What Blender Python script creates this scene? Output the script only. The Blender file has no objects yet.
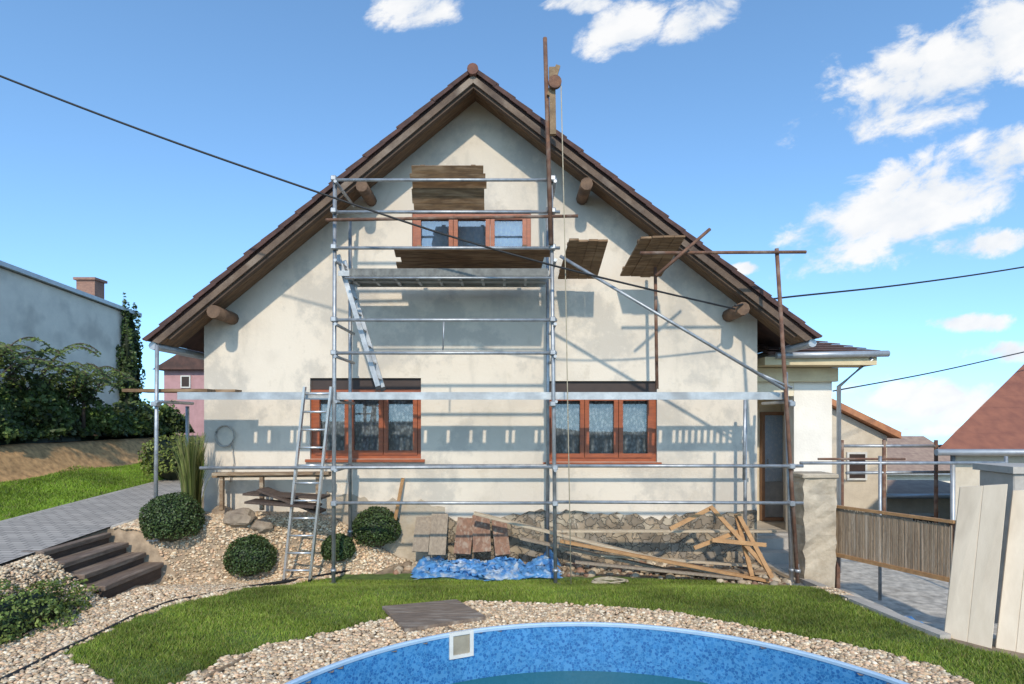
import bpy, bmesh, math, random
import numpy as np
from mathutils import Vector, Matrix, geometry, noise as mno
random.seed(7); rng = np.random.default_rng(7)
scene = bpy.context.scene; C = scene.collection
F, CX, HY, EYE = 600., 512., 420., 2.0
def P(px, py, Y): return Vector(((px-CX)/F*Y, Y, EYE+(HY-py)/F*Y))
def sm(t):
    t = np.clip(t, 0, 1); return t*t*(3-2*t)
PXC, PYC, PR = .63, 3.16, 2.63            # pool centre and radius
def H(x, y):
    x = np.asarray(x, float); y = np.asarray(y, float)
    top = .45+.05*np.clip(y-6, -3, 6)
    t = sm((y-7.75)/1.2)
    xa = -5.25+t*2.2; xb = -4.5+t*3.2
    w = sm((x-xa)/(xb-xa))
    z = top*(1-w) - .2*sm((y-6.9)/1.2)*w
    z = z+.14*sm((-7.05-x)/2.4)+.62*sm((-9.3-x)/.7)
    z = z-.4*sm((x-4.0)/.15)*sm((y-5.9)/.3)
    st = (x > -5.32) & (x < -4.45) & (y > 6.68) & (y < 7.97)
    z = np.where(st, np.minimum(z, .13*(-4.6-x)/.23-.03), z)
    z = z-.14*np.clip(x-7, 0, 40)-.1*np.clip(y-20, 0, 300)
    return z
def hz(x, y): return float(H(x, y))
_Y = np.arange(2.5, 40, .004)
def G(px, py):
    X = (px-CX)/F*_Y; Z = EYE+(HY-py)/F*_Y
    i = int(np.argmax(Z <= H(X, _Y)))
    return Vector((X[i], _Y[i], float(H(X[i], _Y[i]))))
def in_poly(x, y, poly):
    ins = np.zeros(x.shape, bool); n = len(poly)
    for i in range(n):
        x1, y1 = poly[i]; x2, y2 = poly[(i+1) % n]
        c = ((y1 > y) != (y2 > y)) & (x < (x2-x1)*(y-y1)/(y2-y1+1e-12)+x1)
        ins ^= c
    return ins
# ------------------------------------------------------------------ materials
def nodes(name):
    m = bpy.data.materials.new(name); m.use_nodes = True
    nt = m.node_tree; b = nt.nodes['Principled BSDF']
    return m, nt, b
def rgb(c): return (c[0], c[1], c[2], 1)
def mat(name, c1, c2=None, scale=4, rough=.8, bump=0, bscale=40, metal=0, stretch=(1,1,1), c3=None, s3=1.2, spec=.5, lo=.35, hi=.65, trans=0):
    m, nt, b = nodes(name); N = nt.nodes.new; L = nt.links.new
    b.inputs['Roughness'].default_value = rough; b.inputs['Metallic'].default_value = metal
    b.inputs['Specular IOR Level'].default_value = spec
    tc = N('ShaderNodeTexCoord'); mp = N('ShaderNodeMapping'); mp.inputs['Scale'].default_value = stretch
    L(tc.outputs['Object'], mp.inputs['Vector'])
    if c2 is None: c2 = [k*.75 for k in c1]
    nz = N('ShaderNodeTexNoise'); nz.inputs['Scale'].default_value = scale; nz.inputs['Detail'].default_value = 7; nz.inputs['Roughness'].default_value = .62
    L(mp.outputs['Vector'], nz.inputs['Vector'])
    r = N('ShaderNodeValToRGB'); r.color_ramp.elements[0].color = rgb(c2); r.color_ramp.elements[1].color = rgb(c1)
    r.color_ramp.elements[0].position = lo; r.color_ramp.elements[1].position = hi
    L(nz.outputs['Fac'], r.inputs['Fac']); out = r.outputs['Color']
    if c3:
        n3 = N('ShaderNodeTexNoise'); n3.inputs['Scale'].default_value = s3; n3.inputs['Detail'].default_value = 6
        L(mp.outputs['Vector'], n3.inputs['Vector'])
        r3 = N('ShaderNodeValToRGB'); r3.color_ramp.elements[0].position = .5; r3.color_ramp.elements[1].position = .68
        L(n3.outputs['Fac'], r3.inputs['Fac'])
        mx = N('ShaderNodeMixRGB'); mx.inputs['Color2'].default_value = rgb(c3)
        L(r3.outputs['Color'], mx.inputs['Fac']); L(out, mx.inputs['Color1']); out = mx.outputs['Color']
    L(out, b.inputs['Base Color'])
    if bump:
        nb = N('ShaderNodeTexNoise'); nb.inputs['Scale'].default_value = bscale; nb.inputs['Detail'].default_value = 5
        L(mp.outputs['Vector'], nb.inputs['Vector'])
        bp = N('ShaderNodeBump'); bp.inputs['Strength'].default_value = bump; bp.inputs['Distance'].default_value = .02
        L(nb.outputs['Fac'], bp.inputs['Height']); L(bp.outputs['Normal'], b.inputs['Normal'])
    if trans:
        t = N('ShaderNodeBsdfTranslucent'); L(out, t.inputs['Color']); mxs = N('ShaderNodeMixShader'); mxs.inputs['Fac'].default_value = trans
        L(b.outputs['BSDF'], mxs.inputs[1]); L(t.outputs['BSDF'], mxs.inputs[2]); L(mxs.outputs['Shader'], nt.nodes['Material Output'].inputs['Surface'])
    return m
def attr_mat(name, rough=.8, nscale=0, bump=0, trans=0):
    m, nt, b = nodes(name); N = nt.nodes.new; L = nt.links.new
    b.inputs['Roughness'].default_value = rough
    a = N('ShaderNodeAttribute'); a.attribute_name = 'Col'; out = a.outputs['Color']
    if nscale:
        tc = N('ShaderNodeTexCoord'); nz = N('ShaderNodeTexNoise'); nz.inputs['Scale'].default_value = nscale; nz.inputs['Detail'].default_value = 8
        L(tc.outputs['Object'], nz.inputs['Vector'])
        mr = N('ShaderNodeMapRange'); mr.inputs['From Min'].default_value = .3; mr.inputs['From Max'].default_value = .7; mr.inputs['To Min'].default_value = .6; mr.inputs['To Max'].default_value = 1.3
        L(nz.outputs['Fac'], mr.inputs['Value'])
        mx = N('ShaderNodeVectorMath'); mx.operation = 'SCALE'; L(out, mx.inputs[0]); L(mr.outputs['Result'], mx.inputs['Scale']); out = mx.outputs['Vector']
        if bump:
            bp = N('ShaderNodeBump'); bp.inputs['Strength'].default_value = bump; bp.inputs['Distance'].default_value = .03
            L(nz.outputs['Fac'], bp.inputs['Height']); L(bp.outputs['Normal'], b.inputs['Normal'])
    L(out, b.inputs['Base Color'])
    if trans:
        t = N('ShaderNodeBsdfTranslucent'); L(out, t.inputs['Color'])
        mx = N('ShaderNodeMixShader'); mx.inputs['Fac'].default_value = trans
        L(b.outputs['BSDF'], mx.inputs[1]); L(t.outputs['BSDF'], mx.inputs[2])
        L(mx.outputs['Shader'], nt.nodes['Material Output'].inputs['Surface'])
    return m
def voro_mat(name, cols, mortar, scale, rough=.85, edge=.04, bump=.6, stretch=(1,1,1), warp=.12, cover=None, dirt=.5):
    m, nt, b = nodes(name); N = nt.nodes.new; L = nt.links.new
    b.inputs['Roughness'].default_value = rough
    tc = N('ShaderNodeTexCoord'); mp = N('ShaderNodeMapping'); mp.inputs['Scale'].default_value = stretch
    L(tc.outputs['Object'], mp.inputs['Vector'])
    nz = N('ShaderNodeTexNoise'); nz.inputs['Scale'].default_value = 6; nz.inputs['Detail'].default_value = 5
    L(mp.outputs['Vector'], nz.inputs['Vector'])
    wp = N('ShaderNodeVectorMath'); wp.operation = 'MULTIPLY_ADD'; wp.inputs[1].default_value = (warp,warp,warp)
    L(nz.outputs['Color'], wp.inputs[0]); L(mp.outputs['Vector'], wp.inputs[2])
    v1 = N('ShaderNodeTexVoronoi'); v1.inputs['Scale'].default_value = scale
    v2 = N('ShaderNodeTexVoronoi'); v2.feature = 'DISTANCE_TO_EDGE'; v2.inputs['Scale'].default_value = scale
    L(wp.outputs['Vector'], v1.inputs['Vector']); L(wp.outputs['Vector'], v2.inputs['Vector'])
    r = N('ShaderNodeValToRGB'); r.color_ramp.interpolation = 'CONSTANT'
    while len(r.color_ramp.elements) < len(cols): r.color_ramp.elements.new(.5)
    for i, c in enumerate(cols):
        r.color_ramp.elements[i].position = i/len(cols); r.color_ramp.elements[i].color = rgb(c)
    sx = N('ShaderNodeSeparateColor'); L(v1.outputs['Color'], sx.inputs['Color']); L(sx.outputs['Red'], r.inputs['Fac'])
    e = N('ShaderNodeMapRange'); e.inputs['From Min'].default_value = edge*.3; e.inputs['From Max'].default_value = edge*1.6
    L(v2.outputs['Distance'], e.inputs['Value'])
    mx = N('ShaderNodeMixRGB'); mx.inputs['Color1'].default_value = rgb(mortar); L(e.outputs['Result'], mx.inputs['Fac']); L(r.outputs['Color'], mx.inputs['Color2'])
    m2 = N('ShaderNodeMixRGB'); m2.blend_type = 'MULTIPLY'; m2.inputs['Fac'].default_value = dirt
    L(mx.outputs['Color'], m2.inputs['Color1'])
    r2 = N('ShaderNodeValToRGB'); r2.color_ramp.elements[0].position = .3; r2.color_ramp.elements[0].color = (.35,.33,.3,1); r2.color_ramp.elements[1].position = .65
    L(nz.outputs['Fac'], r2.inputs['Fac']); L(r2.outputs['Color'], m2.inputs['Color2']); out = m2.outputs['Color']
    if cover:
        n4 = N('ShaderNodeTexNoise'); n4.inputs['Scale'].default_value = 1.9; n4.inputs['Detail'].default_value = 9; n4.inputs['Roughness'].default_value = .65; L(tc.outputs['Object'], n4.inputs['Vector'])
        r4 = N('ShaderNodeValToRGB'); r4.color_ramp.elements[0].position = .60; r4.color_ramp.elements[1].position = .66; L(n4.outputs['Fac'], r4.inputs['Fac'])
        m4 = N('ShaderNodeMixRGB'); m4.inputs['Color2'].default_value = rgb(cover); L(r4.outputs['Color'], m4.inputs['Fac']); L(out, m4.inputs['Color1']); out = m4.outputs['Color']
    L(out, b.inputs['Base Color'])
    bp = N('ShaderNodeBump'); bp.inputs['Strength'].default_value = bump; bp.inputs['Distance'].default_value = .03
    L(e.outputs['Result'], bp.inputs['Height']); L(bp.outputs['Normal'], b.inputs['Normal'])
    return m
def stucco_mat():
    m, nt, b = nodes('stucco'); N = nt.nodes.new; L = nt.links.new
    b.inputs['Roughness'].default_value = .92; b.inputs['Specular IOR Level'].default_value = .2
    tc = N('ShaderNodeTexCoord')
    def nz(s, st=(1,1,1), d=8, r=.6):
        mp = N('ShaderNodeMapping'); mp.inputs['Scale'].default_value = st; L(tc.outputs['Object'], mp.inputs['Vector'])
        n = N('ShaderNodeTexNoise'); n.inputs['Scale'].default_value = s; n.inputs['Detail'].default_value = d; n.inputs['Roughness'].default_value = r
        L(mp.outputs['Vector'], n.inputs['Vector']); return n.outputs['Fac']
    def ramp(f, p0, p1, a=0, z=1):
        r = N('ShaderNodeMapRange'); r.interpolation_type = 'SMOOTHSTEP'
        for k, v in zip(('From Min','From Max','To Min','To Max'), (p0,p1,a,z)): r.inputs[k].default_value = v
        L(f, r.inputs['Value']); return r.outputs['Result']
    def mix(fac, a, c, mode='MIX'):
        x = N('ShaderNodeMixRGB'); x.blend_type = mode; L(fac, x.inputs['Fac'])
        if isinstance(a, tuple): x.inputs['Color1'].default_value = rgb(a)
        else: L(a, x.inputs['Color1'])
        x.inputs['Color2'].default_value = rgb(c); return x.outputs['Color']
    c = mix(ramp(nz(.7), .42, .6), (.72,.63,.51), (.64,.56,.455))
    c = mix(ramp(nz(1.1, (1,1,.9), 10, .68), .48, .60, 0, .75), c, (.50,.45,.38))
    c = mix(ramp(nz(2.0, (1.6,1,.5), 8), .56, .70, 0, .3), c, (.43,.385,.315))
    c = mix(ramp(nz(3.1, (1,1,1), 10, .72), .56, .66, 0, .45), c, (.55,.475,.37))
    c = mix(ramp(nz(9, (1,1,1), 10, .7), .55, .75, 0, .4), c, (.78,.70,.58))
    L(c, b.inputs['Base Color'])
    bp = N('ShaderNodeBump'); bp.inputs['Strength'].default_value = .3; bp.inputs['Distance'].default_value = .015
    L(nz(26, d=8, r=.7), bp.inputs['Height']); L(bp.outputs['Normal'], b.inputs['Normal'])
    return m
def brick_mat(name, c1, c2, mortar, scale, bw=.5, rh=.25, rough=.85):
    m, nt, b = nodes(name); N = nt.nodes.new; L = nt.links.new
    b.inputs['Roughness'].default_value = rough
    tc = N('ShaderNodeTexCoord'); k = N('ShaderNodeTexBrick'); k.inputs['Scale'].default_value = scale
    k.inputs['Color1'].default_value = rgb(c1); k.inputs['Color2'].default_value = rgb(c2); k.inputs['Mortar'].default_value = rgb(mortar)
    k.inputs['Brick Width'].default_value = bw; k.inputs['Row Height'].default_value = rh; k.inputs['Mortar Size'].default_value = .022
    L(tc.outputs['Object'], k.inputs['Vector']); L(k.outputs['Color'], b.inputs['Base Color'])
    return m
def tile_mat(name, c1, c2, ax, step=.3):
    m, nt, b = nodes(name); N = nt.nodes.new; L = nt.links.new
    b.inputs['Roughness'].default_value = .8
    tc = N('ShaderNodeTexCoord')
    nz = N('ShaderNodeTexNoise'); nz.inputs['Scale'].default_value = 5; nz.inputs['Detail'].default_value = 8; L(tc.outputs['Object'], nz.inputs['Vector'])
    r = N('ShaderNodeValToRGB'); r.color_ramp.elements[0].color = rgb(c2); r.color_ramp.elements[1].color = rgb(c1); r.color_ramp.elements[0].position = .35; r.color_ramp.elements[1].position = .65
    L(nz.outputs['Fac'], r.inputs['Fac']); L(r.outputs['Color'], b.inputs['Base Color'])
    w = N('ShaderNodeTexWave'); w.bands_direction = ax; w.wave_profile = 'SAW'; w.inputs['Scale'].default_value = 1/step*.314
    L(tc.outputs['Object'], w.inputs['Vector'])
    bp = N('ShaderNodeBump'); bp.inputs['Strength'].default_value = .9; bp.inputs['Distance'].default_value = .05
    L(w.outputs['Fac'], bp.inputs['Height']); L(bp.outputs['Normal'], b.inputs['Normal'])
    return m
def glass_mat(name, ior, tr):
    m, nt, b = nodes(name); N = nt.nodes.new; L = nt.links.new
    t = N('ShaderNodeBsdfTransparent'); t.inputs['Color'].default_value = (tr,tr*1.02,tr*1.03,1)
    g = N('ShaderNodeBsdfGlossy'); g.inputs['Roughness'].default_value = .02; g.inputs['Color'].default_value = (.95,.97,1,1)
    lw = N('ShaderNodeFresnel'); lw.inputs['IOR'].default_value = ior
    mx = N('ShaderNodeMixShader'); L(lw.outputs['Fac'], mx.inputs['Fac']); L(t.outputs['BSDF'], mx.inputs[1]); L(g.outputs['BSDF'], mx.inputs[2])
    L(mx.outputs['Shader'], nt.nodes['Material Output'].inputs['Surface'])
    return m
def water_mat():
    m, nt, b = nodes('pool_water'); N = nt.nodes.new; L = nt.links.new
    b.inputs['Base Color'].default_value = (.025,.15,.18,1); b.inputs['Roughness'].default_value = .03; b.inputs['IOR'].default_value = 1.33
    tc = N('ShaderNodeTexCoord'); nz = N('ShaderNodeTexNoise'); nz.inputs['Scale'].default_value = 6; nz.inputs['Detail'].default_value = 2
    L(tc.outputs['Object'], nz.inputs['Vector'])
    bp = N('ShaderNodeBump'); bp.inputs['Strength'].default_value = .2; bp.inputs['Distance'].default_value = .03
    L(nz.outputs['Fac'], bp.inputs['Height']); L(bp.outputs['Normal'], b.inputs['Normal'])
    return m
def curtain_mat(name, c1, c2):
    m, nt, b = nodes(name); N = nt.nodes.new; L = nt.links.new
    b.inputs['Roughness'].default_value = .95
    tc = N('ShaderNodeTexCoord'); mp = N('ShaderNodeMapping'); mp.inputs['Scale'].default_value = (1,1,.7); L(tc.outputs['Object'], mp.inputs['Vector'])
    v = N('ShaderNodeTexVoronoi'); v.inputs['Scale'].default_value = 22; L(mp.outputs['Vector'], v.inputs['Vector'])
    r = N('ShaderNodeValToRGB'); r.color_ramp.elements[0].position = .15; r.color_ramp.elements[0].color = rgb(c1); r.color_ramp.elements[1].position = .6; r.color_ramp.elements[1].color = rgb(c2)
    L(v.outputs['Distance'], r.inputs['Fac']); L(r.outputs['Color'], b.inputs['Base Color'])
    return m
MT = dict(
    stucco=stucco_mat(),
    plain=mat('old_render', (.90,.80,.66), (.78,.69,.57), 2, .95, .3, 20, c3=(.63,.555,.46), s3=1.4),
    white=mat('white_render', (.84,.77,.66), (.74,.67,.57), 2, .9, .2, 30),
    porch=mat('porch_render', (.82,.71,.52), (.72,.61,.44), 2, .9, .3, 30, c3=(.62,.53,.38)),
    beige=mat('beige_render', (.70,.57,.35), (.58,.46,.28), 3, .9, .3, 30),
    cream=mat('cream_render', (.66,.57,.44), (.54,.46,.35), 3, .9, .3, 30),
    pink=mat('pink_render', (.52,.30,.30), (.42,.24,.24), 3, .9),
    stone=voro_mat('rubble_stone', [(.37,.285,.195),(.26,.205,.145),(.43,.335,.225),(.31,.26,.20),(.47,.39,.28)], (.40,.335,.25), 7.5, edge=.05, bump=1, warp=.28, cover=(.52,.44,.33), dirt=.7),
    concrete=mat('concrete', (.48,.435,.375), (.36,.325,.28), 3, .9, .4, 25),
    masonry=mat('pillar_masonry', (.58,.49,.365), (.41,.335,.24), 5, .95, .9, 14, c3=(.33,.28,.215), s3=3),
    steel=mat('galvanised_steel', (.48,.49,.49), (.29,.30,.31), 9, .5, 0, metal=.65),
    decksteel=mat('deck_steel', (.52,.53,.52), (.35,.36,.36), 5, .5, .1, 30, metal=.55, c3=(.30,.30,.29), s3=2),
    alu=mat('ladder_aluminium', (.74,.73,.71), (.6,.6,.59), 12, .35, 0, metal=.75),
    rust=mat('rusty_steel', (.24,.12,.07), (.13,.07,.05), 12, .85, .3, 60, metal=.2, c3=(.3,.22,.17), s3=5),
    zinc=mat('zinc_sheet', (.48,.49,.49), (.39,.40,.41), 6, .45, metal=.5),
    roofwood=mat('weathered_roof_timber', (.16,.105,.068), (.078,.05,.035), 2.2, .8, .3, 30, stretch=(1.2,3,1.2), c3=(.28,.215,.16), s3=1.6),
    rafter=mat('dark_roof_timber', (.11,.068,.042), (.06,.038,.025), 2.2, .8, .3, 30),
    soffit=mat('soffit_boards', (.24,.145,.08), (.13,.08,.045), 4, .8, .3, 20, stretch=(1,8,1)),
    tile=tile_mat('brown_roof_tile', (.12,.06,.045), (.068,.038,.03), 'Y', .3),
    verge=mat('verge_tile', (.105,.05,.038), (.055,.029,.024), 7, .85, .3),
    ridge=mat('ridge_tile_clay', (.2,.085,.055), (.12,.055,.04), 8, .85, .2),
    log=mat('purlin_log', (.2,.12,.07), (.11,.065,.04), 8, .85, .4),
    orange=tile_mat('orange_roof_tile', (.5,.22,.1), (.36,.15,.08), 'X', .3),
    redroof=tile_mat('red_roof_sheet', (.27,.10,.058), (.20,.072,.045), 'Z', .25),
    greyroof=tile_mat('grey_brown_roof', (.36,.25,.18), (.27,.18,.135), 'Z', .3),
    winwood=mat('window_wood', (.38,.095,.026), (.25,.06,.018), 6, .4, .1, 40, stretch=(1,1,4)),
    dark=mat('dark_brown_box', (.05,.028,.02), (.035,.02,.015), 6, .6),
    black=mat('black_rubber', (.015,.015,.016), (.01,.01,.01), 6, .6),
    plank=mat('old_plank', (.32,.21,.12), (.18,.115,.07), 4, .85, .4, 30, stretch=(1,6,6), c3=(.40,.31,.21), s3=3),
    redplank=mat('reddish_plank', (.29,.155,.095), (.17,.095,.065), 4, .85, .4, 30, stretch=(6,6,1), c3=(.35,.26,.19), s3=3),
    plankd=mat('dark_platform_plank', (.25,.145,.068), (.12,.07,.037), 5, .85, .4, 30, stretch=(1,6,6), c3=(.32,.21,.12), s3=3),
    greywood=mat('grey_weathered_wood', (.36,.285,.205), (.24,.185,.135), 5, .9, .4, 30, stretch=(6,6,1)),
    newwood=mat('fresh_timber', (.50,.28,.12), (.36,.19,.08), 4, .75, .3, 30, stretch=(2,4,4)),
    palewood=mat('pale_bleached_plank', (.54,.44,.31), (.40,.31,.21), 4, .85, .3, 30, stretch=(1,6,6)),
    paleboard=mat('pale_board', (.80,.66,.49), (.72,.585,.425), 2.5, .75, .1, 30, stretch=(5,5,.4), c3=(.64,.515,.37), s3=1.2),
    sleeper=mat('dark_timber_riser', (.105,.068,.048), (.06,.04,.03), 5, .75, .4, 30, stretch=(6,1,6)),
    tread=mat('timber_tread', (.23,.165,.12), (.13,.09,.066), 5, .8, .4, 30, stretch=(6,1,6), c3=(.29,.22,.165), s3=2),
    tarp=mat('blue_plastic_sheet', (.17,.43,.76), (.06,.23,.57), 12, .3, .3, 20, c3=(.66,.73,.78), s3=8, trans=.3),
    liner=voro_mat('pool_liner', [(.03,.165,.39),(.045,.21,.46),(.024,.13,.34),(.075,.265,.52)], (.09,.29,.54), 40, .4, .05, .05, warp=.01, dirt=.2),
    rim=mat('pool_rim', (.44,.58,.72), (.36,.50,.64), 6, .4),
    plastic=mat('white_plastic', (.7,.68,.62), (.6,.58,.53), 6, .45),
    water=water_mat(), glass=glass_mat('window_glass', 1.6, .88), sky_glass=glass_mat('attic_window_glass', 2.0, .95),
    curtain=curtain_mat('lace_curtain', (.36,.38,.39), (.13,.145,.16)), sky_tint_curtain=curtain_mat('sky_tint_curtain', (.82,.86,.90), (.64,.74,.84)),  # attic curtain's pale blue stands in for sky reflected in the panes
    mesh=mat('brown_reed_screen', (.50,.375,.25), (.31,.22,.145), 3, .95, .6, 30, stretch=(12,12,.6), c3=(.56,.45,.33), s3=2),
    paving=brick_mat('paving_setts', (.46,.41,.355), (.345,.31,.27), (.17,.155,.14), 2.6, .5, .25),
    brick=mat('chimney_brick', (.34,.19,.13), (.22,.125,.095), 14, .9, .5, 20, stretch=(1,1,2.5)),
    rock=mat('field_rock', (.36,.28,.2), (.22,.17,.125), 5, .95, .6, 20),
    rope=mat('pale_rope', (.45,.38,.27), (.35,.3,.2), 20, .9),
    leaf=attr_mat('leaf', .55, trans=.22), grass=attr_mat('grass_blade', .6, trans=.35),
    pebble=attr_mat('pebble', .75), ground=attr_mat('ground_cover', .95, 9, .5),
    bark=mat('bark', (.1,.07,.05), (.06,.04,.03), 8, .9),
)
# ------------------------------------------------------------------ builders
def woff(o):
    v = Vector((0,0,0))
    while o is not None: v += o.location; o = o.parent
    return v
def tag(o, label=None, cat=None, group=None, kind=None):
    if label: o['label'] = label
    if cat: o['category'] = cat
    if group: o['group'] = group
    if kind: o['kind'] = kind
    return o
def thing(name, label, cat, loc, group=None):
    o = bpy.data.objects.new(name, None); C.objects.link(o); o.location = loc; o.empty_display_size = .1
    return tag(o, label, cat, group)
def link(name, me, m, parent, label, cat, group, kind):
    o = bpy.data.objects.new(name, me); C.objects.link(o); me.materials.append(m)
    if parent: o.parent = parent
    return tag(o, label, cat, group, kind)
class MB:
    def __init__(s): s.v = []; s.f = []; s.s = []
    def add(s, vs, fs, smooth=False):
        k = len(s.v); s.v += [Vector(a) for a in vs]
        for f in fs: s.f.append([i+k for i in f]); s.s.append(smooth)
        return s
    def hexa(s, p):
        return s.add(p, [(0,1,2,3),(4,5,6,7),(0,1,5,4),(1,2,6,5),(2,3,7,6),(3,0,4,7)])
    def box(s, a, b):
        (x,y,z),(X,Y,Z) = a, b
        return s.hexa([(x,y,z),(X,y,z),(X,Y,z),(x,Y,z),(x,y,Z),(X,y,Z),(X,Y,Z),(x,Y,Z)])
    def bar(s, p0, p1, w, h, up=(0,0,1)):
        p0, p1 = Vector(p0), Vector(p1); d = (p1-p0).normalized(); up = Vector(up)
        if abs(d.dot(up.normalized())) > .98: up = Vector((1,0,0))
        a = d.cross(up).normalized()*w/2; b = a.normalized().cross(d).normalized()*h/2
        return s.hexa([p0-a-b, p0+a-b, p0+a+b, p0-a+b, p1-a-b, p1+a-b, p1+a+b, p1-a+b])
    def tube(s, pts, r, n=8):
        pts = [Vector(p) for p in pts]; vs = []; fs = []
        for i, p in enumerate(pts):
            d = (pts[min(i+1, len(pts)-1)]-pts[max(i-1, 0)]).normalized()
            up = Vector((0,0,1)) if abs(d.z) < .9 else Vector((1,0,0))
            a = d.cross(up).normalized(); b = a.cross(d)
            rr = r[i] if isinstance(r, (list, tuple)) else r
            for k in range(n):
                t = 2*math.pi*k/n; vs.append(p+a*rr*math.cos(t)+b*rr*math.sin(t))
        for i in range(len(pts)-1):
            for k in range(n): fs.append((i*n+k, i*n+(k+1) % n, (i+1)*n+(k+1) % n, (i+1)*n+k))
        s.add(vs, fs, True)
        k0 = len(s.v)-len(vs)
        s.f.append([k0+k for k in range(n)][::-1]); s.s.append(False)
        s.f.append([k0+(len(pts)-1)*n+k for k in range(n)]); s.s.append(False)
        return s
    def prism(s, xz, y0, y1):
        n = len(xz); vs = [(x,y0,z) for x,z in xz]+[(x,y1,z) for x,z in xz]
        return s.add(vs, [tuple(range(n)), tuple(range(n,2*n))]+[(i,(i+1)%n,n+(i+1)%n,n+i) for i in range(n)])
    def ring(s, x0, x1, z0, z1, y0, y1, w, wb=None):
        wb = w if wb is None else wb
        s.box((x0,y0,z0),(x0+w,y1,z1)); s.box((x1-w,y0,z0),(x1,y1,z1))
        s.box((x0+w,y0,z0),(x1-w,y1,z0+wb)); s.box((x0+w,y0,z1-w),(x1-w,y1,z1)); return s
    def build(s, name, m, parent=None, label=None, cat=None, group=None, kind=None, bevel=0):
        off = woff(parent) if parent else None
        if off is None:
            xs = [v.x for v in s.v]; ys = [v.y for v in s.v]; zs = [v.z for v in s.v]
            off = Vector(((min(xs)+max(xs))/2, (min(ys)+max(ys))/2, min(zs)))
        me = bpy.data.meshes.new(name); me.from_pydata([v-off for v in s.v], [], s.f)
        me.polygons.foreach_set('use_smooth', s.s)
        bm = bmesh.new(); bm.from_mesh(me); bmesh.ops.recalc_face_normals(bm, faces=bm.faces); bm.to_mesh(me); bm.free()
        o = link(name, me, MT[m] if isinstance(m, str) else m, parent, label, cat, group, kind)
        if parent is None: o.location = off
        if bevel:
            b = o.modifiers.new('soft_edges', 'BEVEL'); b.width = bevel; b.segments = 1; b.limit_method = 'ANGLE'
        return o
def tri_mesh(name, V, T, col, m, parent=None, label=None, cat=None, group=None, kind=None, smooth=False, keep=False):
    V = np.asarray(V, float)
    off = woff(parent) if parent else (Vector((0,0,0)) if keep else Vector(((V[:,0].min()+V[:,0].max())/2, (V[:,1].min()+V[:,1].max())/2, V[:,2].min())))
    V = V-np.array(off)
    me = bpy.data.meshes.new(name); k = T.shape[1]
    me.vertices.add(len(V)); me.vertices.foreach_set('co', V.astype(np.float32).ravel())
    me.loops.add(T.size); me.loops.foreach_set('vertex_index', T.astype(np.int32).ravel())
    me.polygons.add(len(T)); me.polygons.foreach_set('loop_start', np.arange(0, T.size, k, dtype=np.int32))
    me.polygons.foreach_set('use_smooth', np.full(len(T), smooth, bool))
    a = me.color_attributes.new('Col', 'FLOAT_COLOR', 'POINT')
    a.data.foreach_set('color', np.c_[col, np.ones(len(V))].astype(np.float32).ravel())
    me.update(calc_edges=True); me.validate()
    o = link(name, me, MT[m], parent, label, cat, group, kind)
    if not parent: o.location = off
    return o
def nrmz(a): return a/(np.linalg.norm(a, axis=1, keepdims=True)+1e-9)
def leaf_geo(pts, nrm, size, spread=.8, wid=.3):
    n = len(pts); nn = nrmz(nrm+spread*rng.normal(size=(n,3)))
    t = nrmz(np.cross(nn, rng.normal(size=(n,3)))); b = np.cross(nn, t)
    L = size*(.7+.6*rng.random((n,1)))
    V = np.stack([pts-t*L/2, pts+b*L*wid, pts+t*L/2, pts-b*L*wid], 1).reshape(-1,3)
    i = np.arange(n)[:,None]*4
    T = np.concatenate([i+[0,1,2], i+[0,2,3]], 1).reshape(-1,3)
    return V, T
def pick(cols, n, var=.25):
    c = np.array(cols)[rng.integers(0, len(cols), n)]; return np.clip(c*(1+var*rng.normal(size=(n,1))), .004, 1)
def ico(sub):
    bm = bmesh.new(); bmesh.ops.create_icosphere(bm, subdivisions=sub, radius=1)
    v = np.array([p.co[:] for p in bm.verts]); f = np.array([[q.index for q in p.verts] for p in bm.faces]); bm.free(); return v, f
def lump(d, fr, seed):
    return np.array([mno.noise(Vector(p)*fr+Vector((seed,seed*1.7,0))) for p in d])
GREEN = [(.045,.08,.02),(.065,.105,.027),(.035,.062,.016),(.085,.12,.033)]
def shrub(name, c, r, n, size, cols, label, cat='shrub', group=None, amp=.12, fr=2.2, low=-.6):
    d = nrmz(rng.normal(size=(int(n*1.4),3))); d = d[d[:,2] > low][:n]; n = len(d)
    rad = (1+amp*2*lump(d, fr, c[0]*3))*(.84+.18*rng.random(n)**.6)
    p = d*rad[:,None]*np.array(r)+np.array(c)
    V, T = leaf_geo(p, d, size)
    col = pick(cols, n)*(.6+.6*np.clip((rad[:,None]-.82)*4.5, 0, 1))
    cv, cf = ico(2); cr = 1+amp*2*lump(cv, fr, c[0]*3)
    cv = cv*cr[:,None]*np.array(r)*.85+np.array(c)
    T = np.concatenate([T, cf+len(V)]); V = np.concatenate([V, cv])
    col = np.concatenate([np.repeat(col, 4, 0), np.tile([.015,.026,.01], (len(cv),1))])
    return tri_mesh(name, V, T, col, 'leaf', None, label, cat, group)
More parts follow.
